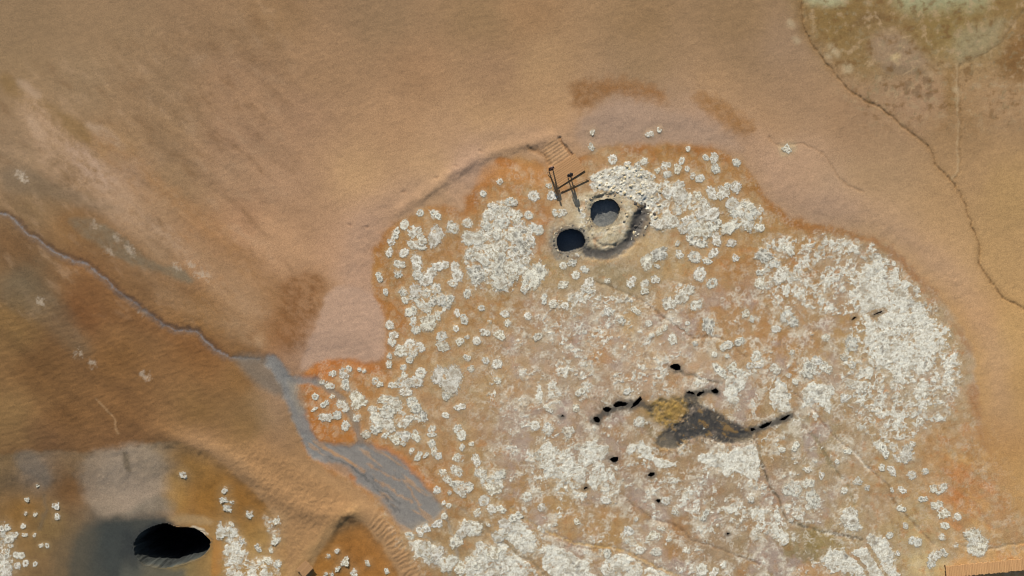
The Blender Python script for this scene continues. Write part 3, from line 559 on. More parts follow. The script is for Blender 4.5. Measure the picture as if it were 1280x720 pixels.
# ------------------------------------------------------------------ the single mounds: photo x, y, radius
MOUNDS = '''544 269 7;525 266 5;506 281 7;517 289 8;544 295 11;565 285 10;584 279 8;494 292 5;489 302 6;487 315 6;505 316 5;520 307 9;526 299 6;521 330 9;500 331 6;497 342 7;474 346 5;536 345 9;522 344 7;552 332 7;570 339 9;566 354 7;604 242 4;625 227 4
616 257 6;629 262 8;611 270 6;627 276 10;607 282 6;592 300 10;587 317 6;601 322 7;617 315 9;624 330 9;595 342 12;622 350 10;637 252 5;620 294 8;636 295 8;630 307 7;639 335 8;686 232 4;690 245 6;667 245 8;642 254 5;661 269 6;694 266 5;702 265 6;670 285 8
646 271 6;650 282 7;661 295 8;651 297 10;651 315 8;642 320 7;657 326 7;669 344 13;641 345 6;656 357 5;704 332 5;715 329 5;731 336 6;720 344 5;704 356 6;735 356 9;759 351 5;809 327 8;825 317 8;849 318 7;847 304 3;819 349 6;806 355 7;790 352 7;821 332 3;868 321 7;884 326 6;891 317 6;919 323 6
875 343 8;890 354 8;871 302 9;895 299 6;914 304 6;955 319 8;950 341 5;950 354 9;766 199 6;805 202 6;784 204 4;797 207 5;809 217 5;832 207 7;834 217 7;847 211 5;852 201 5;859 211 3;822 213 3;817 221 3;866 220 4;875 223 6;882 197 4;893 198 6;895 211 6;890 242 7;904 241 7;909 232 4;920 234 8
921 203 5;860 186 4;739 184 5;840 240 8;852 246 9;849 231 6;847 262 7;836 279 11;825 280 7;821 247 8;815 235 8;860 274 6;880 257 10;884 267 11;867 281 10;890 280 9;855 285 8;877 290 9;915 255 8;935 257 9;922 267 10;939 267 8;916 282 9;935 281 9;949 284 6;872 244 5;740 165 4;812 168 5;824 162 4;984 186 6
482 365 4;504 365 6;506 375 5;520 364 8;532 367 8;545 361 7;529 382 9;540 377 8;561 376 8;552 375 6;584 367 7;572 391 5;580 399 6;535 404 10;546 395 7;517 402 6;520 412 7;514 389 6;487 406 6;492 419 5;490 427 7;487 445 4;487 455 4;504 439 8;512 431 8;525 434 8;516 442 8;512 450 5;570 411 5;552 420 6;553 432 7
575 427 6;584 421 3;596 426 5;602 385 4;607 415 5;631 392 6;634 404 5;612 402 3;625 419 6;584 447 5;589 461 5;607 451 5;621 455 7;622 476 5;526 466 6;504 459 5;504 470 6;505 480 7;507 490 6;520 477 7;550 470 12;566 476 13;558 494 5;436 461 5;430 467 6;416 467 4;404 478 4;412 482 5;432 481 7;449 462 3;455 464 3
469 476 6;475 480 4;492 482 6;394 496 4;415 496 4;406 505 4;393 512 3;407 521 6;422 519 5;428 508 7;432 532 6;446 522 7;447 500 10;465 512 6;470 525 9;470 535 7;480 499 7;492 505 11;484 515 8;487 532 9;507 526 9;515 502 8;520 510 6;527 520 8;575 509 5;557 519 5;572 536 7;540 536 5
458 543 5;482 542 6;494 549 6;504 554 3;505 545 7;520 545 6;515 564 5;524 570 5;532 569 3;540 555 7;540 543 5;542 564 6;548 570 5;577 544 7;577 559 4;589 555 3;572 572 7;570 589 9;554 591 6;559 599 6;572 606 9;585 609 6;575 615 6;546 613 6;562 616 3;561 632 4;554 629 3;555 645 5;547 655 6;532 660 6;525 665 6;512 670 7
596 575 7;600 592 9;620 596 9;617 610 8;605 626 8;614 636 8;596 640 6;627 637 6;580 662 9;592 658 9;610 656 3;631 657 8;624 670 8;570 676 9;602 685 9;616 690 10;532 688 9;547 692 9;560 705 9;577 710 9;591 705 10;460 704 4;430 702 6;421 689 4;410 695 3;422 711 4;442 715 5;484 714 3;407 718 3;414 718 3;340 687 4;336 701 6;348 704 5;347 650 7;346 675 6;324 685 5
645 647 6;676 662 5;677 634 5;659 621 6;757 625 6;795 649 4;785 665 7;784 676 5;826 660 5;817 670 7;836 674 5;800 687 7;820 690 8;759 692 5;721 652 5;694 655 4;832 626 5;844 639 6;881 644 5;939 624 4;877 712 7;892 716 5;757 712 7;994 558 5;977 562 6;1009 587 4;980 595 3;1027 594 4;990 612 13;1011 604 6;1015 622 8
1059 564 6;1046 577 4;1102 584 4;1115 589 5;1132 567 11;1140 594 7;1157 589 5;1140 555 4;1105 564 6;1072 602 6;1055 613 5;1084 609 4;1115 612 3;1127 612 5;1167 611 7;1178 611 7;1154 624 4;1172 633 8;1179 641 7;1197 646 6;1181 657 5;1217 670 9;1225 682 10;1127 636 5;1132 657 4;1144 676 7;1112 669 4;1177 671 5;1195 682 5;1169 694 7;1180 691 4;1164 705 6;1062 647 12;989 650 3;1122 692 4
656 362 5;660 395 6;680 374 5;691 380 6;706 382 6;836 379 8;855 367 9;871 382 8;932 392 5;940 399 4;886 407 8;795 389 5;831 410 4;824 415 5;814 419 4;841 424 7;811 404 5;777 401 6;760 389 6;869 429 4;859 404 3;904 434 6;910 431 5;925 427 6;945 445 7;937 457 5;947 456 4;917 460 6;893 443 4;909 445 3;899 464 7;672 421 5;805 362 6;725 491 5;784 489 4;720 510 5;799 527 8;685 535 8;669 532 6;687 512 4;710 539 6
970 411 5;1014 417 2;1032 422 6;990 440 4;986 469 4;994 477 4;970 461 6;1065 430 8;1020 451 8;1010 462 8;1032 460 8;1055 446 5;1075 484 9;1056 497 8;1065 456 7;975 345 8;968 330 7;985 312 7;983 395 8;990 402 7;229 594 6;282 612 5;281 624 6;285 635 6;290 628 3;312 643 5;70 632 4;71 646 4;44 643 3;32 642 3;29 658 4;31 669 3;43 669 3;6 661 5;14 671 6;13 682 4;24 695 5;22 707 5;32 704 4;44 705 3;52 682 3;59 682 3;47 607 2;34 624 3;9 692 6;4 704 8;7 715 8;280 662 10;302 675 4;290 655 4'''
ML = [tuple(float(v) for v in e.split()) for l in MOUNDS.split('\n') for e in l.split(';')]
for x, y, r in ML:                                   # dusting of crust and a low swelling round each mound
    R = r * 1.5; sl = window([(x, y)], R * 1.6)
    d = np.hypot(P[sl] + 2 * w1[sl] - x, Q[sl] + 2 * w2[sl] - y)
    dens[sl] = np.maximum(dens[sl], .60 * np.exp(-(d / (r * 1.15)) ** 3) + .25 * nz[sl] * (d < r * 1.4))
    Z[sl] += .05 * np.exp(-(d / r) ** 2)
    mix(sl, .30 * np.exp(-(d / (r * 1.6)) ** 2), alb(172,150,114))

# ------------------------------------------------------------------ pits: outlines in photo pixels
def blob(x, y, rx, ry=None, rot=0, n=16, seed=0, amp=.16):
    ry = ry or rx; r = random.Random(seed); ph = [r.random() * 6.28 for _ in range(4)]
    o = []
    for k in range(n):
        a = k / n * 2 * math.pi; m = 1 + amp * (math.sin(2 * a + ph[0]) * .5 + math.sin(3 * a + ph[1]) * .5 + math.sin(5 * a + ph[2]) * .3)
        u, v = rx * m * math.cos(a), ry * m * math.sin(a)
        o.append((x + u * math.cos(rot) - v * math.sin(rot), y + u * math.sin(rot) + v * math.cos(rot)))
    return o
BIGPIT = [(165,687),(166,678),(172,668),(180,662),(190,657),(200,654),(208,653),(216,656),(224,659),(240,658),(250,662),(260,670),(265,677),(263,686),(257,694),(248,699),(236,704),(220,709),(205,711),(190,710),(178,706),(169,698)]
POTA = [(695,297),(699,290),(706,286),(716,285),(725,287),(731,294),(733,302),(730,309),(721,312),(712,315),(704,316),(697,313),(695,305)]
POTB = [(737,262),(739,255),(745,250),(753,249),(762,247),(770,250),(775,257),(776,265),(773,273),(766,280),(756,284),(747,284),(741,279),(737,271)]
VENTS = [
 (blob(845,459,6,4.5,.1,seed=1), 'lone black vent hole at the start of a thin dark crack', .9),
 (blob(746,524.5,4.6,3.6,.6,seed=2), 'round black vent hole, first of the dark row beside the sulphur patch', .8),
 (blob(759,512,4.6,3.6,0,seed=3), 'black vent hole second in the dark row beside the sulphur patch', .7),
 (blob(775,505.5,7,4,-.1,seed=4,amp=.3), 'widest ragged black vent hole in the dark row beside the sulphur patch', .8),
 (blob(796,503,9,3,-.75,seed=5,amp=.22), 'slanting dark slot touching the upper edge of the sulphur patch', .6),
 (blob(894,489,4.8,3.3,.15,seed=6), 'oval black vent hole right of the sulphur patch beside a white crust tongue', .8),
 (blob(875.5,492,5,2.6,-.5,seed=7), 'slanting dark vent hole between the sulphur patch and an oval black vent', .6),
 (blob(863.5,491,5,2.2,.2,seed=8), 'grey shallow vent hole at the upper right tip of the sulphur patch', .4),
 (blob(941,537,3.2,2.2,0,seed=9), 'small black vent hole at the lower end of the long fissure', .5),
 (blob(957,531.5,8.5,2.7,-.38,seed=10,amp=.25), 'longest black slot of the fissure right of the dark mud flat', .7),
 (blob(981,522.5,6.5,2.6,-.42,seed=11,amp=.25), 'outer black slot at the tip of the fissure', .6),
 (blob(768,574.5,5,3.8,0,seed=12), 'black vent hole ringed by bluish white crust below the row of vents', .8),
 (blob(814,593,4.2,3.2,-.3,seed=13), 'grey edged vent hole at the lower end of the thick white crust tongue', .6),
 (blob(823,626,2.8,2.8,0,seed=14), 'tiny round dark red vent hole in brown ground', .5),
 (blob(732,610,3.2,2,-.5,seed=15), 'small slit vent hole at the tip of a pale streak', .4),
 (blob(910,667,2.3,1.8,0,seed=16), 'tiny dark vent hole above the lower middle crust', .35),
 (blob(703,520,2.6,1.7,.2,seed=17), 'tiny dark vent hole alone in beige ground left of the row of vents', .35),
 (blob(1098,391,6,1.5,-.35,seed=18), 'narrow dark slit in the middle of the broad white crust sheet', .3),
 (blob(1067,398,4,1.8,-.5,seed=19), 'short dark slit at the left edge of the broad white crust sheet', .3),
]
VENTS = [([tuple(np.mean(o, axis=0) + (np.array(p) - np.mean(o, axis=0)) * 1.2) for p in o], lb, dp) for o, lb, dp in VENTS]
for o, _, dp in VENTS:                               # wet grey stain round every vent
    cx, cy = np.mean(o, axis=0); sl = window(o, 14)
    d, _t = segdist(chaikin(o, True, 1), Pw[sl], Qw[sl], True); d = np.where(inside(o, Pw[sl], Qw[sl]), 0, d)
    mix(sl, .6 * np.exp(-(d / (1.4 + 2.6 * dp)) ** 2) * (.8 + .8 * w1[sl]).clip(.2, 1.2), alb(94,88,80)); dens[sl] *= 1 - np.exp(-(d / 3) ** 2)
for o, c, s, k in ((POTA, (110,106,100), 4, .7), (POTB, (150,136,112), 4, .5)):
    sl = window(o, 14); d, _t = segdist(o, Pw[sl], Qw[sl], True)
    mix(sl, k * np.exp(-(d / s) ** 2), alb(*c)); dens[sl] *= 1 - .8 * np.exp(-(d / 4) ** 2)
# fine value break-up everywhere
color *= (1 + .07 * fbm(4.5, 3, 151, .6) + (.015 + .07 * F) * fbm(18, 4, 155, .65) + .05*np.clip(RIP,0,1)*rip)[..., None]
color = np.clip(color, .006, .8)
dens = np.clip(dens, 0, 1.2)

def samp(arr, px, py):                               # sample a grid array at photo pixels
    px, py = np.asarray(px, float), np.asarray(py, float)
    i = np.clip(np.searchsorted(ax, px) - 1, 0, NX - 2); j = np.clip(np.searchsorted(ay, py) - 1, 0, NY - 2)
    u = np.clip((px - ax[i]) / (ax[i + 1] - ax[i]), 0, 1); v = np.clip((py - ay[j]) / (ay[j + 1] - ay[j]), 0, 1)
    if arr.ndim == 3: u = u[..., None]; v = v[..., None]
    return (arr[j, i] * (1 - u) + arr[j, i + 1] * u) * (1 - v) + (arr[j + 1, i] * (1 - u) + arr[j + 1, i + 1] * u) * v
def hz(px, py): return float(samp(Z, px, py))

# ------------------------------------------------------------------ materials
def newmat(name):
    m = bpy.data.materials.new(name); m.use_nodes = True; t = m.node_tree; b = t.nodes['Principled BSDF']
    b.inputs['Specular IOR Level'].default_value = .25
    return m, t, b
def nod(t, kind, **kw):
    n = t.nodes.new('ShaderNode' + kind)
    for k, v in kw.items():
        if hasattr(n, k): setattr(n, k, v)
        else: n.inputs[k.replace('_', ' ')].default_value = v
    return n
def noise(t, co, scale, detail=4, rgh=.6, dist=0):
    n = nod(t, 'TexNoise'); n.inputs['Scale'].default_value = scale; n.inputs['Detail'].default_value = detail; n.inputs['Roughness'].default_value = rgh; n.inputs['Distortion'].default_value = dist
    t.links.new(co, n.inputs['Vector']); return n.outputs['Fac']
def math_(t, op, a, b=None, c=None, clamp=False):
    n = nod(t, 'Math'); n.operation = op; n.use_clamp = clamp
    for i, v in enumerate((a, b, c)):
        if v is None: continue
        if isinstance(v, (int, float)): n.inputs[i].default_value = v
        else: t.links.new(v, n.inputs[i])
    return n.outputs[0]
def ramp(t, x, lo, hi, a=0.0, b=1.0):
    n = nod(t, 'MapRange'); n.interpolation_type = 'SMOOTHSTEP'; t.links.new(x, n.inputs[0])
    for i, v in enumerate((lo, hi, a, b)): n.inputs[i + 1].default_value = v
    return n.outputs[0]
def mixc(t, f, a, b):
    n = nod(t, 'Mix'); n.data_type = 'RGBA'
    if isinstance(f, (int, float)): n.inputs[0].default_value = f
    else: t.links.new(f, n.inputs[0])
    for s, v in ((6, a), (7, b)):
        if hasattr(v, 'default_value') or hasattr(v, 'is_linked'): t.links.new(v, n.inputs[s])
        else: n.inputs[s].default_value = (*v, 1)
    return n.outputs[2]
def mulc(t, c, f):
    n = nod(t, 'VectorMath'); n.operation = 'SCALE'; t.links.new(c, n.inputs[0]); t.links.new(f, n.inputs['Scale']); return n.outputs[0]
def crust_colour(t, co):
    n1 = noise(t, co, 1.3, 6, .68, .8); n2 = noise(t, co, 4.2, 5, .66, .5); n3 = noise(t, co, 8.5, 3, .6); n4 = noise(t, co, 2.6, 6, .7, 1.2)
    c = mixc(t, ramp(t, n2, .46, .68), tuple(alb(234,234,224)), tuple(alb(208,202,186)))
    c = mixc(t, ramp(t, n1, .54, .70, 0, .6), c, tuple(alb(184,166,140)))
    c = mixc(t, ramp(t, n3, .58, .72, 0, .7), c, tuple(alb(154,146,132)))
    r = math_(t, 'ABSOLUTE', math_(t, 'SUBTRACT', n4, .5)); cr = ramp(t, r, .0, .028, 1, 0)
    c = mixc(t, math_(t, 'MULTIPLY', cr, .55), c, tuple(alb(140,126,108)))
    return c, cr
def crust_material():
    m, t, b = newmat('mineral_crust'); co = nod(t, 'NewGeometry').outputs['Position']
    at = nod(t, 'Attribute', attribute_name='Col'); base, cr = crust_colour(t, co)
    c = nod(t, 'Mix'); c.data_type = 'RGBA'; c.blend_type = 'MULTIPLY'; c.inputs[0].default_value = 1
    t.links.new(base, c.inputs[6]); t.links.new(at.outputs['Color'], c.inputs[7])
    t.links.new(c.outputs[2], b.inputs['Base Color']); b.inputs['Roughness'].default_value = .95
    ed = nod(t, 'SeparateColor'); t.links.new(nod(t, 'Attribute', attribute_name='Rim').outputs['Color'], ed.inputs[0])
    f = math_(t, 'ADD', ed.outputs[0], math_(t, 'MULTIPLY', math_(t, 'SUBTRACT', noise(t, co, 4.5, 5, .7), .5), 1.1))
    t.links.new(ramp(t, f, .66, .96, 1, 0), b.inputs['Alpha'])
    n = noise(t, co, 7, 5, .7); bp = nod(t, 'Bump'); bp.inputs['Distance'].default_value = .018; bp.inputs['Strength'].default_value = .7
    t.links.new(math_(t, 'SUBTRACT', n, math_(t, 'MULTIPLY', cr, .3)), bp.inputs['Height']); t.links.new(bp.outputs[0], b.inputs['Normal'])
    return m
def ground_material():
    m, t, b = newmat('hot_ground')
    at = nod(t, 'Attribute', attribute_name='Col'); aux = nod(t, 'Attribute', attribute_name='Aux')
    sep = nod(t, 'SeparateColor'); t.links.new(aux.outputs['Color'], sep.inputs[0])
    co = nod(t, 'NewGeometry').outputs['Position']
    d, rg, gr = sep.outputs[0], sep.outputs[1], sep.outputs[2]
    nA = noise(t, co, 1.1, 6, .6); nB = noise(t, co, 6.5, 5, .7); nC = noise(t, co, 3.2, 8, .68, .6); nD = noise(t, co, 1.7, 5, .6, .4); nE = noise(t, co, 15, 3, .7)
    f = math_(t, 'ADD', ramp(t, nA, .3, .7, .96, 1.04), math_(t, 'ADD', ramp(t, nB, .25, .75, -.13, .13), ramp(t, nE, .3, .7, -.17, .17)))
    soil = mulc(t, at.outputs['Color'], f)
    lvl = math_(t, 'ADD', d, math_(t, 'MULTIPLY', math_(t, 'SUBTRACT', nC, .5), 1.35))
    mask = ramp(t, lvl, .36, .70)
    mask = math_(t, 'MULTIPLY', mask, ramp(t, d, .05, .3))
    white, crease = crust_colour(t, co)
    tn = nod(t, 'SeparateColor'); t.links.new(nod(t, 'Attribute', attribute_name='Tone').outputs['Color'], tn.inputs[0])
    white = mixc(t, math_(t, 'MULTIPLY', tn.outputs[0], .85), white, tuple(alb(160,148,128)))
    white = mixc(t, math_(t, 'MULTIPLY', tn.outputs[1], .7), white, tuple(alb(118,112,104)))
    t.links.new(mixc(t, mask, soil, white), b.inputs['Base Color'])
    t.links.new(rg, b.inputs['Roughness'])
    h = math_(t, 'ADD', math_(t, 'MULTIPLY', math_(t, 'ADD', math_(t, 'MULTIPLY', nB, .022), math_(t, 'MULTIPLY', nE, .022)), gr), math_(t, 'MULTIPLY', math_(t, 'MULTIPLY', mask, math_(t, 'SUBTRACT', nC, math_(t, 'MULTIPLY', crease, .25))), .035))
    bp = nod(t, 'Bump'); bp.inputs['Strength'].default_value = .8; bp.inputs['Distance'].default_value = .9
    t.links.new(h, bp.inputs['Height']); t.links.new(bp.outputs[0], b.inputs['Normal'])
    return m
def simple_material(name, attr=None, c=(.3, .3, .3), r=.9, var=.25, scale=6, bump=.03, c2=None, spec=.25):
    m, t, b = newmat(name); co = nod(t, 'NewGeometry').outputs['Position']
    n1 = noise(t, co, scale, 5, .65); n2 = noise(t, co, scale * 3.1, 3, .6)
    if attr: base = nod(t, 'Attribute', attribute_name=attr).outputs['Color']
    else:
        rgb = nod(t, 'RGB'); rgb.outputs[0].default_value = (*c, 1); base = rgb.outputs[0]
    if c2 is not None: base = mixc(t, ramp(t, n1, .4, .65), base, tuple(c2))
    base = mulc(t, base, ramp(t, n2, .25, .75, 1 - var, 1 + var))
    t.links.new(base, b.inputs['Base Color']); b.inputs['Roughness'].default_value = r; b.inputs['Specular IOR Level'].default_value = spec
    if bump:
        bp = nod(t, 'Bump'); bp.inputs['Distance'].default_value = bump; bp.inputs['Strength'].default_value = .8
        t.links.new(math_(t, 'ADD', n1, math_(t, 'MULTIPLY', n2, .5)), bp.inputs['Height']); t.links.new(bp.outputs[0], b.inputs['Normal'])
    return m
M_ground = ground_material()
M_crust = crust_material()
M_lump = simple_material('crust_lump', 'Col', r=.95, var=.2, scale=7, bump=.06)
M_pit = simple_material('pit_wall', 'Col', r=.8, var=.25, scale=4, bump=.12)
M_mud = simple_material('wet_grey_mud', None, tuple(alb(104,106,106)), r=.42, var=.2, scale=3, bump=.04, c2=alb(126,126,122), spec=.4)
M_black = simple_material('black_mud', None, tuple(alb(84,92,100)), r=.35, var=.2, scale=3, bump=.03)
M_wood = simple_material('weathered_wood', 'Col', r=.85, var=.16, scale=9, bump=.012)
M_skin = simple_material('skin', None, (.45, .28, .2), r=.6, var=.05, scale=30, bump=0)
M_maroon = simple_material('dark_maroon_cloth', None, (.035, .016, .018), r=.85, var=.2, scale=20, bump=.004)
M_black_cloth = simple_material('black_cloth', None, (.012, .012, .015), r=.8, var=.2, scale=20, bump=.004)
M_denim = simple_material('dark_trouser_cloth', None, (.018, .019, .025), r=.85, var=.2, scale=20, bump=.004)
M_hair_fair = simple_material('fair_hair', None, (.22, .13, .09), r=.6, var=.3, scale=40, bump=.003)
M_hair_dark = simple_material('dark_hair', None, (.015, .011, .01), r=.5, var=.3, scale=40, bump=.003)
M_shoe = simple_material('shoe', None, (.03, .025, .02), r=.7, var=.1, scale=30, bump=0)

# ------------------------------------------------------------------ mesh helpers
def tag(o, label=None, cat=None, group=None, kind=None):
    for k, v in (('label', label), ('category', cat), ('group', group), ('kind', kind)):
        if v: o[k] = v
    return o
def mesh(name, verts, faces, mat, attrs=None, normals=None, smooth=True):
    me = bpy.data.meshes.new(name); v = np.asarray(verts, np.float32).reshape(-1, 3)
    if isinstance(faces, np.ndarray):
        k = faces.shape[1]; n = len(faces)
        me.vertices.add(len(v)); me.vertices.foreach_set('co', v.ravel())
        me.loops.add(n * k); me.loops.foreach_set('vertex_index', faces.ravel().astype(np.int32))
        me.polygons.add(n); me.polygons.foreach_set('loop_start', np.arange(n, dtype=np.int32) * k)
        me.update(calc_edges=True)
    else: me.from_pydata([tuple(map(float, q)) for q in v], [], faces)
    me.polygons.foreach_set('use_smooth', np.full(len(me.polygons), smooth))
    for an, a in (attrs or {}).items():
        a = np.asarray(a, np.float32).reshape(len(v), 3)
        at = me.attributes.new(an, 'FLOAT_COLOR', 'POINT'); at.data.foreach_set('color', np.concatenate([a, np.ones((len(v), 1), np.float32)], 1).ravel())
    if normals is not None: me.normals_split_custom_set_from_vertices(np.asarray(normals, np.float32).reshape(-1, 3))
    me.materials.append(mat); me.update()
    return me
def obj(name, me, parent=None, loc=(0, 0, 0), rot=(0, 0, 0)):
    o = bpy.data.objects.new(name, me); COL.objects.link(o); o.location = loc; o.rotation_euler = rot
    if parent: o.parent = parent
    return o
def empty(name, loc, rz=0):
    o = bpy.data.objects.new(name, None); COL.objects.link(o); o.location = loc; o.rotation_euler = (0, 0, rz); o.empty_display_size = .3
    return o

# ------------------------------------------------------------------ the ground and its parts (one continuous surface shared out face by face)
K = (CAMH - Z) / CAMH / S
V = np.stack([(P - 640) * K, (360 - Q) * K, Z], -1)
gx = np.empty_like(V); gy = np.empty_like(V)
gx[:, 1:-1] = V[:, 2:] - V[:, :-2]; gx[:, 0] = V[:, 1] - V[:, 0]; gx[:, -1] = V[:, -1] - V[:, -2]
gy[1:-1] = V[:-2] - V[2:]; gy[0] = V[0] - V[1]; gy[-1] = V[-2] - V[-1]
Nrm = np.cross(gx, gy); Nrm /= np.linalg.norm(Nrm, axis=-1, keepdims=True) + 1e-12
idx = np.arange(NX * NY).reshape(NY, NX)
quads = np.stack([idx[1:, :-1], idx[1:, 1:], idx[:-1, 1:], idx[:-1, :-1]], -1).reshape(-1, 4)
fpart = part[:-1, :-1].ravel().copy()
hole = np.zeros(P.shape, bool)
def scaled(o, k):
    c = np.mean(o, axis=0); return [(c[0] + (p[0] - c[0]) * k, c[1] + (p[1] - c[1]) * k) for p in o]
PITS = [BIGPIT, POTA, POTB] + [v[0] for v in VENTS]
for o in PITS:
    oo = chaikin(o, True, 1); sl = window(oo, 4); hole[sl] |= inside(oo, P[sl], Q[sl])
hf = hole[:-1, :-1] & hole[1:, :-1] & hole[:-1, 1:] & hole[1:, 1:]
fpart[hf.ravel()] = -1
aux = np.stack([dens, rough, grit], -1).reshape(-1, 3); ton = np.stack([tone, dark, 0 * tone], -1).reshape(-1, 3); Vf, Nf, Cf = V.reshape(-1, 3), Nrm.reshape(-1, 3), color.reshape(-1, 3)
for pid, nm, kd, lb, ct in ((0, 'ground', 'structure', 'bare tan and rust coloured geothermal soil', 'ground'), (1, 'mud_stream', 'structure', 'grey creek and braided stream of wet mud', 'mud stream'),
        (2, 'mud_flat', 'structure', 'dark grey mud flat beside the sulphur patch', 'mud'), (3, 'footpath', 'structure', 'trodden dirt path along the ridge', 'path'), (4, 'mineral_crust_sheet', 'stuff', 'sheets of white mineral crust spread over the rusty ground', 'mineral crust')):
    fq = quads[fpart == pid]; u, inv = np.unique(fq, return_inverse=True)
    me = mesh(nm, Vf[u], inv.reshape(-1, 4), M_ground, {'Col': Cf[u], 'Aux': aux[u], 'Tone': ton[u]}, Nf[u])
    tag(obj(nm, me), lb, ct, None, kd)

# ------------------------------------------------------------------ pits and vents: rim, wall and floor as real hollows
def hollow(name, outline, depth, label, cat, group=None, wall=(60, 58, 55), deep=(26, 27, 29), taper=.75, floor=None, floor_z=None, lip=1.10, seed=0, deepen=.45):
    o = np.array(chaikin(outline, True, 2)); n = len(o); c = o.mean(0)
    th_ = np.linspace(0, 2 * np.pi, n, endpoint=False); o = c + (o - c) * (1 + (.11 if n < 90 else .06) * fbm_at(np.cos(th_) * 3, np.sin(th_) * 3, 1.0, 4, 900 + seed, .7))[:, None]
    rs = np.random.RandomState(seed + 50); z0 = hz(*c)
    rings, cols = [], []
    base = [world(*p, z=0) for p in o]
    size = math.sqrt(max(1e-6, abs(sum(base[i][0] * base[(i + 1) % n][1] - base[(i + 1) % n][0] * base[i][1] for i in range(n)) / 2) / math.pi))
    for k in (lip, 1.04, .995):
        q = c + (o - c) * k; zz = samp(Z, q[:, 0], q[:, 1]) + (.004 if k != 1.04 else .012)
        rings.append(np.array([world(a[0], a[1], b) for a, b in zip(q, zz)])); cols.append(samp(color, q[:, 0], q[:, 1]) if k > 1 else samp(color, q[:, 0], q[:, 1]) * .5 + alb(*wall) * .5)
    top = rings[-1]; cw = top.mean(0); steps = 12
    jag = np.array([fbm_at(np.array([math.cos(a) * 2.2 + seed]), np.array([math.sin(a) * 2.2]), 1.0, 3, 200 + seed)[0] for a in np.linspace(0, 2 * np.pi, n, endpoint=False)])
    for s in range(1, steps + 1):
        f = s / steps; k = 1 - (1 - taper) * f ** .8
        r = top.copy(); r[:, :2] = cw[:2] + (top[:, :2] - cw[:2]) * (k + .07 * jag * math.sin(f * 3.1) + .035 * rs.randn(n) * f)[:, None]
        r[:, 2] = top[:, 2] * (1 - f) + (z0 - depth) * f + .02 * rs.randn(n)
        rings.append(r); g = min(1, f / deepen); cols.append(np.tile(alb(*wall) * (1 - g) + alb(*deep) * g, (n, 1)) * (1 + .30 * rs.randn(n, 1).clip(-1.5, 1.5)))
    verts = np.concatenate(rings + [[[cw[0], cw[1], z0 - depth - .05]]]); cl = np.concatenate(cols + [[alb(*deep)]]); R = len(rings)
    fs = [(a * n + i, a * n + (i + 1) % n, (a + 1) * n + (i + 1) % n, (a + 1) * n + i) for a in range(R - 1) for i in range(n)]
    fs = [f[::-1] for f in fs] + [((R - 1) * n + i, (R - 1) * n + (i + 1) % n, R * n) for i in range(n)]
    area = sum(o[i][0] * o[(i + 1) % n][1] - o[(i + 1) % n][0] * o[i][1] for i in range(n))
    if area < 0: fs = [f[::-1] for f in fs]
    if floor is None:
        ob = obj(name, mesh(name, verts - cw, fs, M_pit, {'Col': np.clip(cl, .003, .8)}, smooth=False), loc=cw)
        return tag(ob, label, cat, group)
    root = empty(name, cw); tag(root, label, cat, group)
    obj('wall', mesh('wall', verts - cw, fs, M_pit, {'Col': np.clip(cl, .003, .8)}, smooth=False), root)
    m = 14; pv = []; pz = z0 - floor_z                                        # the pool of mud
    for a in range(1, m + 1):
        for i in range(n):
            q = cw[:2] + (top[i, :2] - cw[:2]) * (a / m) * 1.0
            pv.append((q[0], q[1], pz + .06 * float(fbm_at(np.array([q[0]]), np.array([q[1]]), .9, 3, 300 + seed)[0])))
    pv.append((cw[0], cw[1], pz)); pv = np.array(pv)
    pf = [(a * n + i, (a + 1) * n + i, (a + 1) * n + (i + 1) % n, a * n + (i + 1) % n) for a in range(m - 1) for i in range(n)] + [(len(pv) - 1, i, (i + 1) % n) for i in range(n)]
    if area > 0: pf = [f[::-1] for f in pf]
    obj('mud_pool', mesh('mud_pool', pv - cw, pf, floor), root)
    return root
hollow('steam_pit', BIGPIT, 7.0, 'big deep black pit in the dark grey ground of the lower basin', 'pit', wall=(64,68,66), deep=(18,20,24), taper=.72, seed=3, lip=1.03, deepen=.45)
hollow('mud_pot', POTA, 2.2, 'smaller mud pot with dark bluish mud, lower left of its pale rimmed neighbour', 'mud pot', 'mud pots in front of the platform', wall=(92,90,86), deep=(72,76,80), taper=.9, floor=M_black, floor_z=1.0, seed=4)
hollow('mud_pot', POTB, 1.7, 'larger mud pot with pale grey mud and crusty rubble around its rim', 'mud pot', 'mud pots in front of the platform', wall=(120,110,92), deep=(84,82,78), taper=.88, floor=M_mud, floor_z=.62, seed=5)
for k, (o, lb, dp) in enumerate(VENTS):
    hollow('steam_vent', o, dp * 1.3, lb, 'steam vent', 'steam vents among the white crust', wall=(70,64,58), deep=(22,22,24), taper=.62, seed=20 + k, lip=1.16)

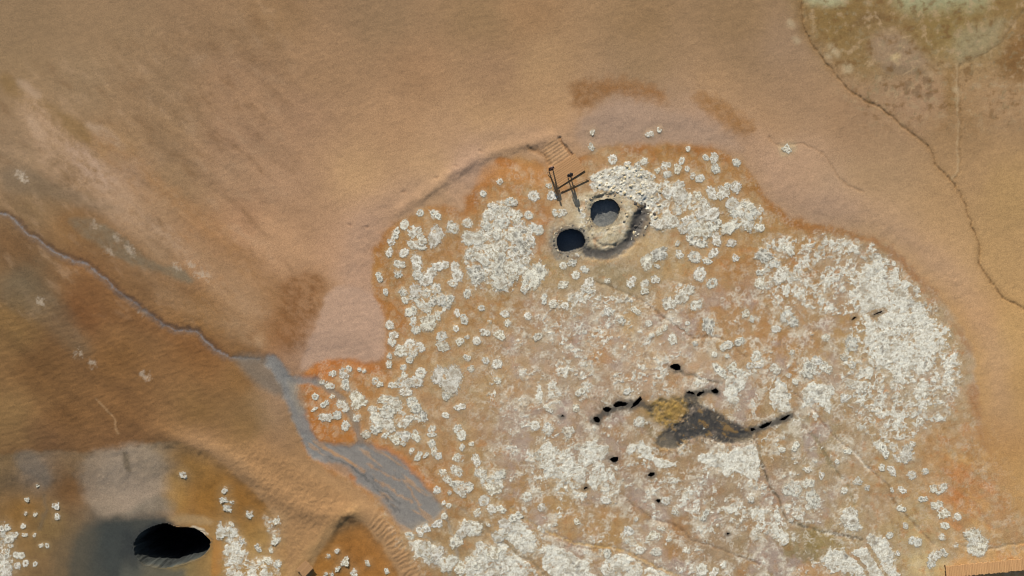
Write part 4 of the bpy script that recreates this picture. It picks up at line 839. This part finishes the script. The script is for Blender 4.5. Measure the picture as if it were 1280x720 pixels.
# ------------------------------------------------------------------ mineral mounds
def mound_data(seed, lobes, verts_a=72, rings=16, jag=.24):
    r = random.Random(seed); rs = np.random.RandomState(seed)
    cs = [(0, 0, .78)] if lobes == 1 else [(.42 * math.cos(a), .42 * math.sin(a), .5 + .15 * r.random()) for a in [k * 2 * math.pi / lobes + r.random() * .8 for k in range(lobes)]]
    out = []
    for k in range(verts_a):
        a = 2 * math.pi * k / verts_a; best = .3
        for cx, cy, cr in cs:
            b = cx * math.cos(a) + cy * math.sin(a); disc = b * b - (cx * cx + cy * cy - cr * cr)
            if disc > 0: best = max(best, b + math.sqrt(disc))
        out.append(best)
    an = np.linspace(0, 2 * np.pi, verts_a, endpoint=False)
    out = np.array(out) * (1 + jag * fbm_at(np.cos(an) * 2.4, np.sin(an) * 2.4, 1.0, 4, seed + 400, .7)) 
    out = out * .8 / out.mean()
    tt = np.linspace(0, 1, rings) ** .8
    X = (tt[:, None] * out[None]) * np.cos(an); Y = (tt[:, None] * out[None]) * np.sin(an); T = np.repeat(tt[:, None], verts_a, 1)
    H = .42 * (1 - T ** 2.0); c = np.zeros(X.shape); rg_ = np.zeros(X.shape)
    for cx, cy, cr in cs:
        d = np.hypot(X - cx, Y - cy) / (cr * .55)
        H -= .22 * np.exp(-d ** 2 * 2.2); H += .10 * np.exp(-((d - 1.05) / .35) ** 2); c += np.exp(-d ** 4 * 3.0); rg_ += np.exp(-((d - 1.05) / .35) ** 2)
    n1 = fbm_at(X * 1.0, Y * 1.0, .5, 3, seed + 500); n2 = fbm_at(X, Y, .22, 2, seed + 600)
    H = (H + (.12 * n1 + .05 * n2) * (1 - T ** 4)); H[-1] = -.05; H = H * .10 + .012
    wf1, wr = worley(X * 10 + 50 + seed % 97, Y * 10 + 50, 3.6, 800 + seed % 13)
    c = np.clip(.8 * c * (.75 + .8 * n1) + .75 * sstep(.34, .14, wf1) * (wr > .35) * (T < .85) + .7 * np.exp(-(n1 / .09) ** 2) * (T < .8) * (n2 > -.2), 0, 1) * r.uniform(.75, 1); e = sstep(.70, 1.0, T + .30 * n1)
    k0 = r.uniform(.82, 1.03); wcol = np.array([k0, k0 * r.uniform(.985, 1.0), k0 * r.uniform(.95, 1.02)]); ccol = np.array(r.choice([(.32,.31,.30), (.44,.36,.26), (.36,.37,.38), (.48,.42,.36)])); ecol = np.array((.76,.68,.54))
    C = wcol * (1 - c[..., None]) + ccol * c[..., None]; C = C * (1 - .6 * e[..., None]) + ecol * .6 * e[..., None]
    vs = np.stack([X, Y, H], -1)[1:].reshape(-1, 3); C = C[1:].reshape(-1, 3)
    vs = np.concatenate([vs, [[0, 0, float(H[0].mean())]]]); C = np.concatenate([C, [ccol if lobes == 1 else wcol]])
    n = verts_a; R = rings - 1
    fs = [(a * n + i, (a + 1) * n + i, (a + 1) * n + (i + 1) % n, a * n + (i + 1) % n) for a in range(R - 1) for i in range(n)] + [(len(vs) - 1, i, (i + 1) % n) for i in range(n)]
    rim = np.concatenate([np.repeat(tt[1:], verts_a), [0]]); return vs, fs, C, np.repeat(rim[:, None], 3, 1)
VAR = []
for k in range(30):
    lob = (1, 1, 2, 3, 2, 4)[k % 6]; d = mound_data(700 + k, lob); VAR.append((lob, d, mesh('mineral_mound', d[0], d[1], M_crust, {'Col': d[2], 'Rim': d[3]})))
LAND = [((713,301),'the smaller dark mud pot'),((757,266),'the larger mud pot'),((708,213),'the wooden platform'),((838,516),'the yellow sulphur patch'),((212,683),'the big black pit'),((465,600),'the grey mud delta'),
        ((435,410),'the pink bare-soil wedge'),((362,476),'the fork of the mud stream'),((1232,707),'the boardwalk'),((845,459),'the lone black vent'),((768,574),'the vent ringed by bluish crust'),((960,530),'the black fissure'),
        ((1125,430),'the broad white crust sheet'),((382,712),'the wooden step'),((1003,0),'the long gully'),((823,626),'the tiny dark red vent')]
order = sorted(range(len(ML)), key=lambda i: -ML[i][2]); big = sorted(order[:290])
def where(x, y):
    (lx, ly), nm = min(LAND, key=lambda l: (l[0][0] - x) ** 2 + (l[0][1] - y) ** 2)
    dx, dy = x - lx, y - ly
    side = ('right of' if dx > 0 else 'left of') if abs(dx) > abs(dy) else ('below' if dy > 0 else 'above')
    return nm, side, math.hypot(dx, dy)
ORD = 'nearest second third fourth fifth sixth seventh eighth ninth tenth eleventh twelfth thirteenth fourteenth fifteenth sixteenth seventeenth eighteenth nineteenth twentieth'.split()
TENS = {2: 'twenty', 3: 'thirty', 4: 'forty', 5: 'fifty', 6: 'sixty', 7: 'seventy', 8: 'eighty', 9: 'ninety'}
def ordinal(n):
    if n < 20: return ORD[n]
    a, b = divmod(n + 1, 10)
    return TENS[a][:-1] + 'ieth' if b == 0 else TENS[a] + '-' + (['first'] + ORD[1:])[b - 1]
info = []
rm = random.Random(11)
for i, (x, y, r) in enumerate(ML):
    v = rm.randrange(len(VAR)) if r < 9 else rm.choice([k for k in range(len(VAR)) if VAR[k][0] > 1])
    info.append((v, rm.random() * 6.28, rm.uniform(.82, 1.18)))
rank = {}
for i in big:
    nm, side, d = where(*ML[i][:2]); rank.setdefault((nm, side), []).append((d, i))
LAB = {}
for (nm, side), l in rank.items():
    for k, (d, i) in enumerate(sorted(l)):
        r = ML[i][2]; sz = 'small' if r < 6 else 'mid-sized' if r < 9 else 'large'
        look = {1: 'ring-shaped', 2: 'twin-lobed', 3: 'three-lobed', 4: 'lumpy'}[VAR[info[i][0]][0]]
        o = ordinal(k); LAB[i] = f"{sz} {look} mineral mound, {o if k == 0 else o + ' nearest'} of those {side} {nm}"
rs_ = random.Random(3); rest_v, rest_f, rest_c, rest_r, off = [], [], [], [], 0
for i, (x, y, r) in enumerate(ML):
    v, a, el = info[i]; s = r / S * rs_.uniform(1.05, 1.8); loc = world(x, y, hz(x, y) - .02); hs = min(s, .42)
    if i in LAB:
        o = obj('mineral_mound', VAR[v][2], None, loc, (0, 0, a)); o.scale = (s * el, s / el, hs)
        tag(o, LAB[i], 'mineral mound', 'white mineral mounds on the hot ground')
    else:
        d = VAR[v][1]; q = d[0] * np.array([s * el, s / el, hs]); ca_, sa_ = math.cos(a), math.sin(a)
        q = np.stack([q[:, 0] * ca_ - q[:, 1] * sa_, q[:, 0] * sa_ + q[:, 1] * ca_, q[:, 2]], -1) + np.array(loc)
        rest_v.append(q); rest_c.append(d[2]); rest_r.append(d[3]); rest_f += [tuple(k + off for k in f) for f in d[1]]; off += len(q)
tag(obj('mineral_mound_scatter', mesh('mineral_mound_scatter', np.concatenate(rest_v), rest_f, M_crust, {'Col': np.concatenate(rest_c), 'Rim': np.concatenate(rest_r)})), 'scatter of tiny white crust specks over the hot ground', 'crust specks', None, 'stuff')

# heap of pale crusty rubble on the far rim of the mud pots
def lumps(name, pts, label):
    vs, fs, cs, off = [], [], [], 0
    for k, (x, y, r, c) in enumerate(pts):
        n, m = 9, 6; rr = random.Random(k); sx, sy, sz = r * rr.uniform(.8, 1.5), r * rr.uniform(.7, 1.1), r * rr.uniform(.3, .6); rot = rr.random() * 3.14; L_ = np.array(world(x, y, hz(x, y) + .02 * r))
        for a in range(m):
            th = math.pi * (a + .5) / m
            for b in range(n):
                ph = 2 * math.pi * b / n; j = rr.uniform(.78, 1.2); u, v_, w_ = sx * j * math.sin(th) * math.cos(ph), sy * j * math.sin(th) * math.sin(ph), sz * j * math.cos(th)
                vs.append(L_ + (u * math.cos(rot) - v_ * math.sin(rot), u * math.sin(rot) + v_ * math.cos(rot), w_)); cs.append(c * rr.uniform(.85, 1.12))
        fs += [(off + a * n + b, off + (a + 1) * n + b, off + (a + 1) * n + (b + 1) % n, off + a * n + (b + 1) % n) for a in range(m - 1) for b in range(n)]
        fs += [tuple(off + b for b in range(n)), tuple(off + (m - 1) * n + b for b in range(n))[::-1]]; off += n * m
    return tag(obj(name, mesh(name, np.array(vs), fs, M_lump, {'Col': np.clip(np.array(cs), .01, .75)}, smooth=False)), label, 'rubble', None, 'stuff')
rz = random.Random(5); pts = []
RUB = [(742,222),(770,206),(800,206),(822,225),(828,255),(815,285),(800,300),(788,300),(800,265),(786,246),(762,238),(745,236)]
for k in range(420):
    x, y = rz.uniform(735, 832), rz.uniform(202, 304)
    if inside(RUB, np.array([x]), np.array([y]))[0]:
        g = math.hypot(x - 798, y - 275) < 24 and rz.random() < .6
        c = np.array(alb(92,86,80)) if g else np.array(rz.choice([alb(214,206,186), alb(208,192,158), alb(200,186,158), alb(220,214,198)]))
        pts.append((x, y, rz.choice([.05, .07, .09, .12, .16]), c))
for k in range(26):                                          # crumbs round the pot rims
    a = rz.random() * 6.28; pts.append((714 + 22 * math.cos(a), 301 + 19 * math.sin(a), rz.choice([.06, .09, .12]), np.array(rz.choice([alb(200,186,160), alb(150,140,124), alb(110,104,96)]))))
for k in range(30):
    a = rz.random() * 6.28; q = rz.uniform(1, 1.25); pts.append((757 + 22 * q * math.cos(a), 266 + 20 * q * math.sin(a), rz.choice([.06, .09, .13]), np.array(rz.choice([alb(206,190,160), alb(176,160,132), alb(120,112,102)]))))
lumps('crust_rubble', pts, 'heap of pale crusty rubble around the rims of the two mud pots')

# ------------------------------------------------------------------ timber: platform, kerb rail, boardwalk, step
def boxes(name, bl, parent=None, base=(172,132,92), spread=.18, seed=0):
    vs, fs, cs, off = [], [], [], 0; rr = random.Random(seed)
    for cx, cy, cz, lx, ly, lz in bl:
        g = np.array(alb(*base)) * rr.uniform(1 - spread, 1 + spread); e = .006
        for z in (0, 1, 2, 3):                                   # chamfered box: four rings
            hx, hy = lx / 2 - (e if z in (0, 3) else 0), ly / 2 - (e if z in (0, 3) else 0); zz = cz + (-lz / 2, -lz / 2 + e, lz / 2 - e, lz / 2)[z]
            for sx, sy in ((-1, -1), (1, -1), (1, 1), (-1, 1)): vs.append((cx + sx * hx + rr.uniform(-.004, .004), cy + sy * hy, zz)); cs.append(g)
        for z in range(3): fs += [(off + z * 4 + i, off + z * 4 + (i + 1) % 4, off + z * 4 + 4 + (i + 1) % 4, off + z * 4 + 4 + i) for i in range(4)]
        fs += [(off + 3, off + 2, off + 1, off), (off + 12, off + 13, off + 14, off + 15)]; off += 16
    return obj(name, mesh(name, np.array(vs), fs, M_wood, {'Col': np.array(cs)}, smooth=False), parent)
def deck(name, label, cat, px, py, length, width, rz, z, across=False, pw=.15, base=(178,138,98), seed=0):
    z0 = hz(px, py); loc = world(px, py, z0 + z); root = empty(name, (loc[0], loc[1], z0), rz); tag(root, label, cat); rr = random.Random(seed)
    n = int((length if across else width) / pw); bl = []
    for k in range(n):
        o = (k + .5) * pw - n * pw / 2; sh = rr.uniform(-.05, .05)
        bl.append((o, sh, z - .02 + rr.uniform(-.006, .006), pw - .014, width, .04) if across else (sh, o, z - .02 + rr.uniform(-.006, .006), length, pw - .014, .04))
    boxes('plank_deck', bl, root, base, .08, seed)
    for s in (-1, 1):
        boxes('joist', [(0, s * (width / 2 - .12), z - .115, length - .1, .07, .145)] if across else [(s * (length / 2 - .2), 0, z - .115, .07, width - .1, .145)], root, (110,86,62), .1, seed + 3)
    for sx in (-1, 1):
        for sy in (-1, 1): boxes('post', [(sx * (length / 2 - .2), sy * (width / 2 - .12), (z - .19 - .5) / 2, .09, .09, z - .19 + .5)], root, (110,86,62), .1, seed + 5)
    return root
deck('viewing_platform', 'small weathered plank platform where two people stand above the mud pots', 'platform', 707.5, 213.5, 3.2, 1.9, math.radians(33), .10, pw=.19, base=(176,136,96), seed=1)
z0 = hz(718, 231.5); lo = world(718, 231.5, z0); rail = empty('kerb_rail', lo, math.radians(26)); tag(rail, 'low wooden kerb rail lying in front of the plank platform', 'rail')
boxes('beam', [(0, 0, .10, 2.95, .07, .07)], rail, (150,118,86), .1, 2)
for sx in (-1.3, 0, 1.3): boxes('post', [(sx, 0, -.1, .08, .08, .40)], rail, (110,86,62), .1, 4)
deck('boardwalk', 'pale plank boardwalk leaving past the bottom right corner', 'boardwalk', 1262, 707.5, 12.2, 1.1, math.radians(5.5), .45, True, .16, (196,152,106), 6)
deck('wooden_step', 'short plank step at the low end of the dirt ridge path', 'step', 381, 711, 1.25, 1.1, math.radians(46), .28, False, .18, (170,132,94), 8)

# ------------------------------------------------------------------ the two people
def skin_mesh(name, joints, bones, mat, parent, sub=2, root=0):
    me = bpy.data.meshes.new(name); me.from_pydata([j[:3] for j in joints], bones, []); me.materials.append(mat)
    o = obj(name, me, parent); md = o.modifiers.new('Skin', 'SKIN'); md.use_smooth_shade = True
    for k, j in enumerate(joints):
        sv = me.skin_vertices[0].data[k]; sv.radius = (j[3], j[4] if len(j) > 4 else j[3]); sv.use_root = (k == root)
    ss = o.modifiers.new('Subdivision', 'SUBSURF'); ss.levels = sub; ss.render_levels = sub
    return o
def person(px, py, zoff, rz, label, top, hair, arms, stance):
    z = hz(px, py) + zoff; x, y, _ = world(px, py, z); root = empty('person', (x, y, z), rz); tag(root, label, 'person', 'two people on the platform')
    J, Bn = [], []
    def j(x, y, z, r, p=None, r2=None):
        J.append((x, y, z, r, r2 or r)); k = len(J) - 1
        if p is not None: Bn.append((p, k))
        return k
    pel = j(0, 0, .95, .15, None, .11); wa = j(0, 0, 1.12, .135, pel, .10); ch = j(0, .01, 1.32, .155, wa, .11); nb = j(0, .01, 1.46, .065, ch); nk = j(0, -.01, 1.52, .055, nb)
    hd = j(0, -.02, 1.60, .082, nk, .095); tp = j(0, -.01, 1.69, .072, hd, .085); j(0, -.125, 1.60, .014, hd)
    for s in (-1, 1): j(s * .088, 0, 1.61, .012, hd)
    AJ = []
    for s in (-1, 1):
        e, wv = arms[0 if s < 0 else 1]
        sh = j(s * .185, .01, 1.40, .062, ch); el = j(s * e[0], e[1], e[2], .043, sh); wr = j(s * wv[0], wv[1], wv[2], .028, el)
        dx, dy, dz = (wv[0] - e[0]), wv[1] - e[1], wv[2] - e[2]; l = math.sqrt(dx * dx + dy * dy + dz * dz); dx, dy, dz = s * dx / l, dy / l, dz / l
        wx, wy, wz = s * wv[0], wv[1], wv[2]; pm = j(wx + dx * .06, wy + dy * .06, wz + dz * .06, .032, wr, .02); AJ.append((sh, el, wr))
        for q, (o, ln) in enumerate(((-.026, .075), (-.009, .085), (.009, .08), (.026, .062))):
            k1 = j(wx + dx * .10, wy + dy * .10 + o, wz + dz * .10, .0095, pm); j(wx + dx * (.10 + ln) - s * .02, wy + dy * (.10 + ln) + o, wz + dz * (.10 + ln * .9), .008, k1)
        t1 = j(wx + dx * .05, wy + dy * .05 - .04, wz + dz * .05, .011, pm); j(wx + dx * .09, wy + dy * .09 - .05, wz + dz * .09, .009, t1)
    LG = []
    for s in (-1, 1):
        hp = j(s * .095, 0, .87, .095, pel); kn = j(s * (.10 + stance), -.02, .49, .062, hp); an = j(s * (.11 + 1.6 * stance), .02, .09, .042, kn); tt = j(s * (.13 + 1.7 * stance), -.15, .035, .036, an); LG.append((hp, kn, an, tt))
    skin_mesh('body', J, Bn, M_skin, root)
    g = lambda k, m: (*J[k][:3], J[k][3] * m, J[k][4] * m)
    jk = [g(pel, 1.16), g(wa, 1.2), g(ch, 1.2), (*J[nb][:3], .085, .08)]; jb = [(0, 1), (1, 2), (2, 3)]
    for sh, el, wr in AJ:
        b = len(jk); jk += [g(sh, 1.28), g(el, 1.4), g(wr, 1.5)]; jb += [(2, b), (b, b + 1), (b + 1, b + 2)]
    skin_mesh('jacket', jk, jb, top, root)
    tr = [(*J[pel][:2], .93, .155, .12)]; tb = []
    for hp, kn, an, tt in LG:
        b = len(tr); tr += [g(hp, 1.14), g(kn, 1.22), (J[an][0], J[an][1], .12, .058, .058)]; tb += [(0, b), (b, b + 1), (b + 1, b + 2)]
    skin_mesh('trousers', tr, tb, M_denim, root)
    for hp, kn, an, tt in LG:
        a = J[an]; skin_mesh('shoe', [(a[0], a[1] + .06, .045, .045, .045), (a[0], a[1] - .03, .05, .05, .05), (J[tt][0], J[tt][1] - .02, .04, .047, .04)], [(0, 1), (1, 2)], M_shoe, root, 1)
    vs, fs = [], []; n, m = 14, 7
    for a in range(m):
        th = math.pi * .62 * a / (m - 1)
        for b in range(n):
            ph = 2 * math.pi * b / n; fr = .75 if (math.sin(ph) < -.3 and a > 3) else 1
            vs.append((.100 * math.sin(th * fr) * math.cos(ph), .012 + .116 * math.sin(th * fr) * math.sin(ph), 1.655 + .118 * math.cos(th * fr)))
    fs = [(a * n + b, (a + 1) * n + b, (a + 1) * n + (b + 1) % n, a * n + (b + 1) % n) for a in range(m - 1) for b in range(n)]
    obj('hair', mesh('hair', np.array(vs), fs, hair), root)
    return root
down = ((.235, .03, 1.13), (.25, -.04, .90)); fold = ((.24, .02, 1.14), (.13, -.20, 1.10))
person(688.5, 213, .10, math.radians(20), 'person in dark maroon jacket with feet apart at the far corner of the platform', M_maroon, M_hair_fair, (down, down), .05)
person(711.5, 221, .10, math.radians(18), 'person in black clothing standing at the front edge of the platform', M_black_cloth, M_hair_dark, (down, fold), .015)
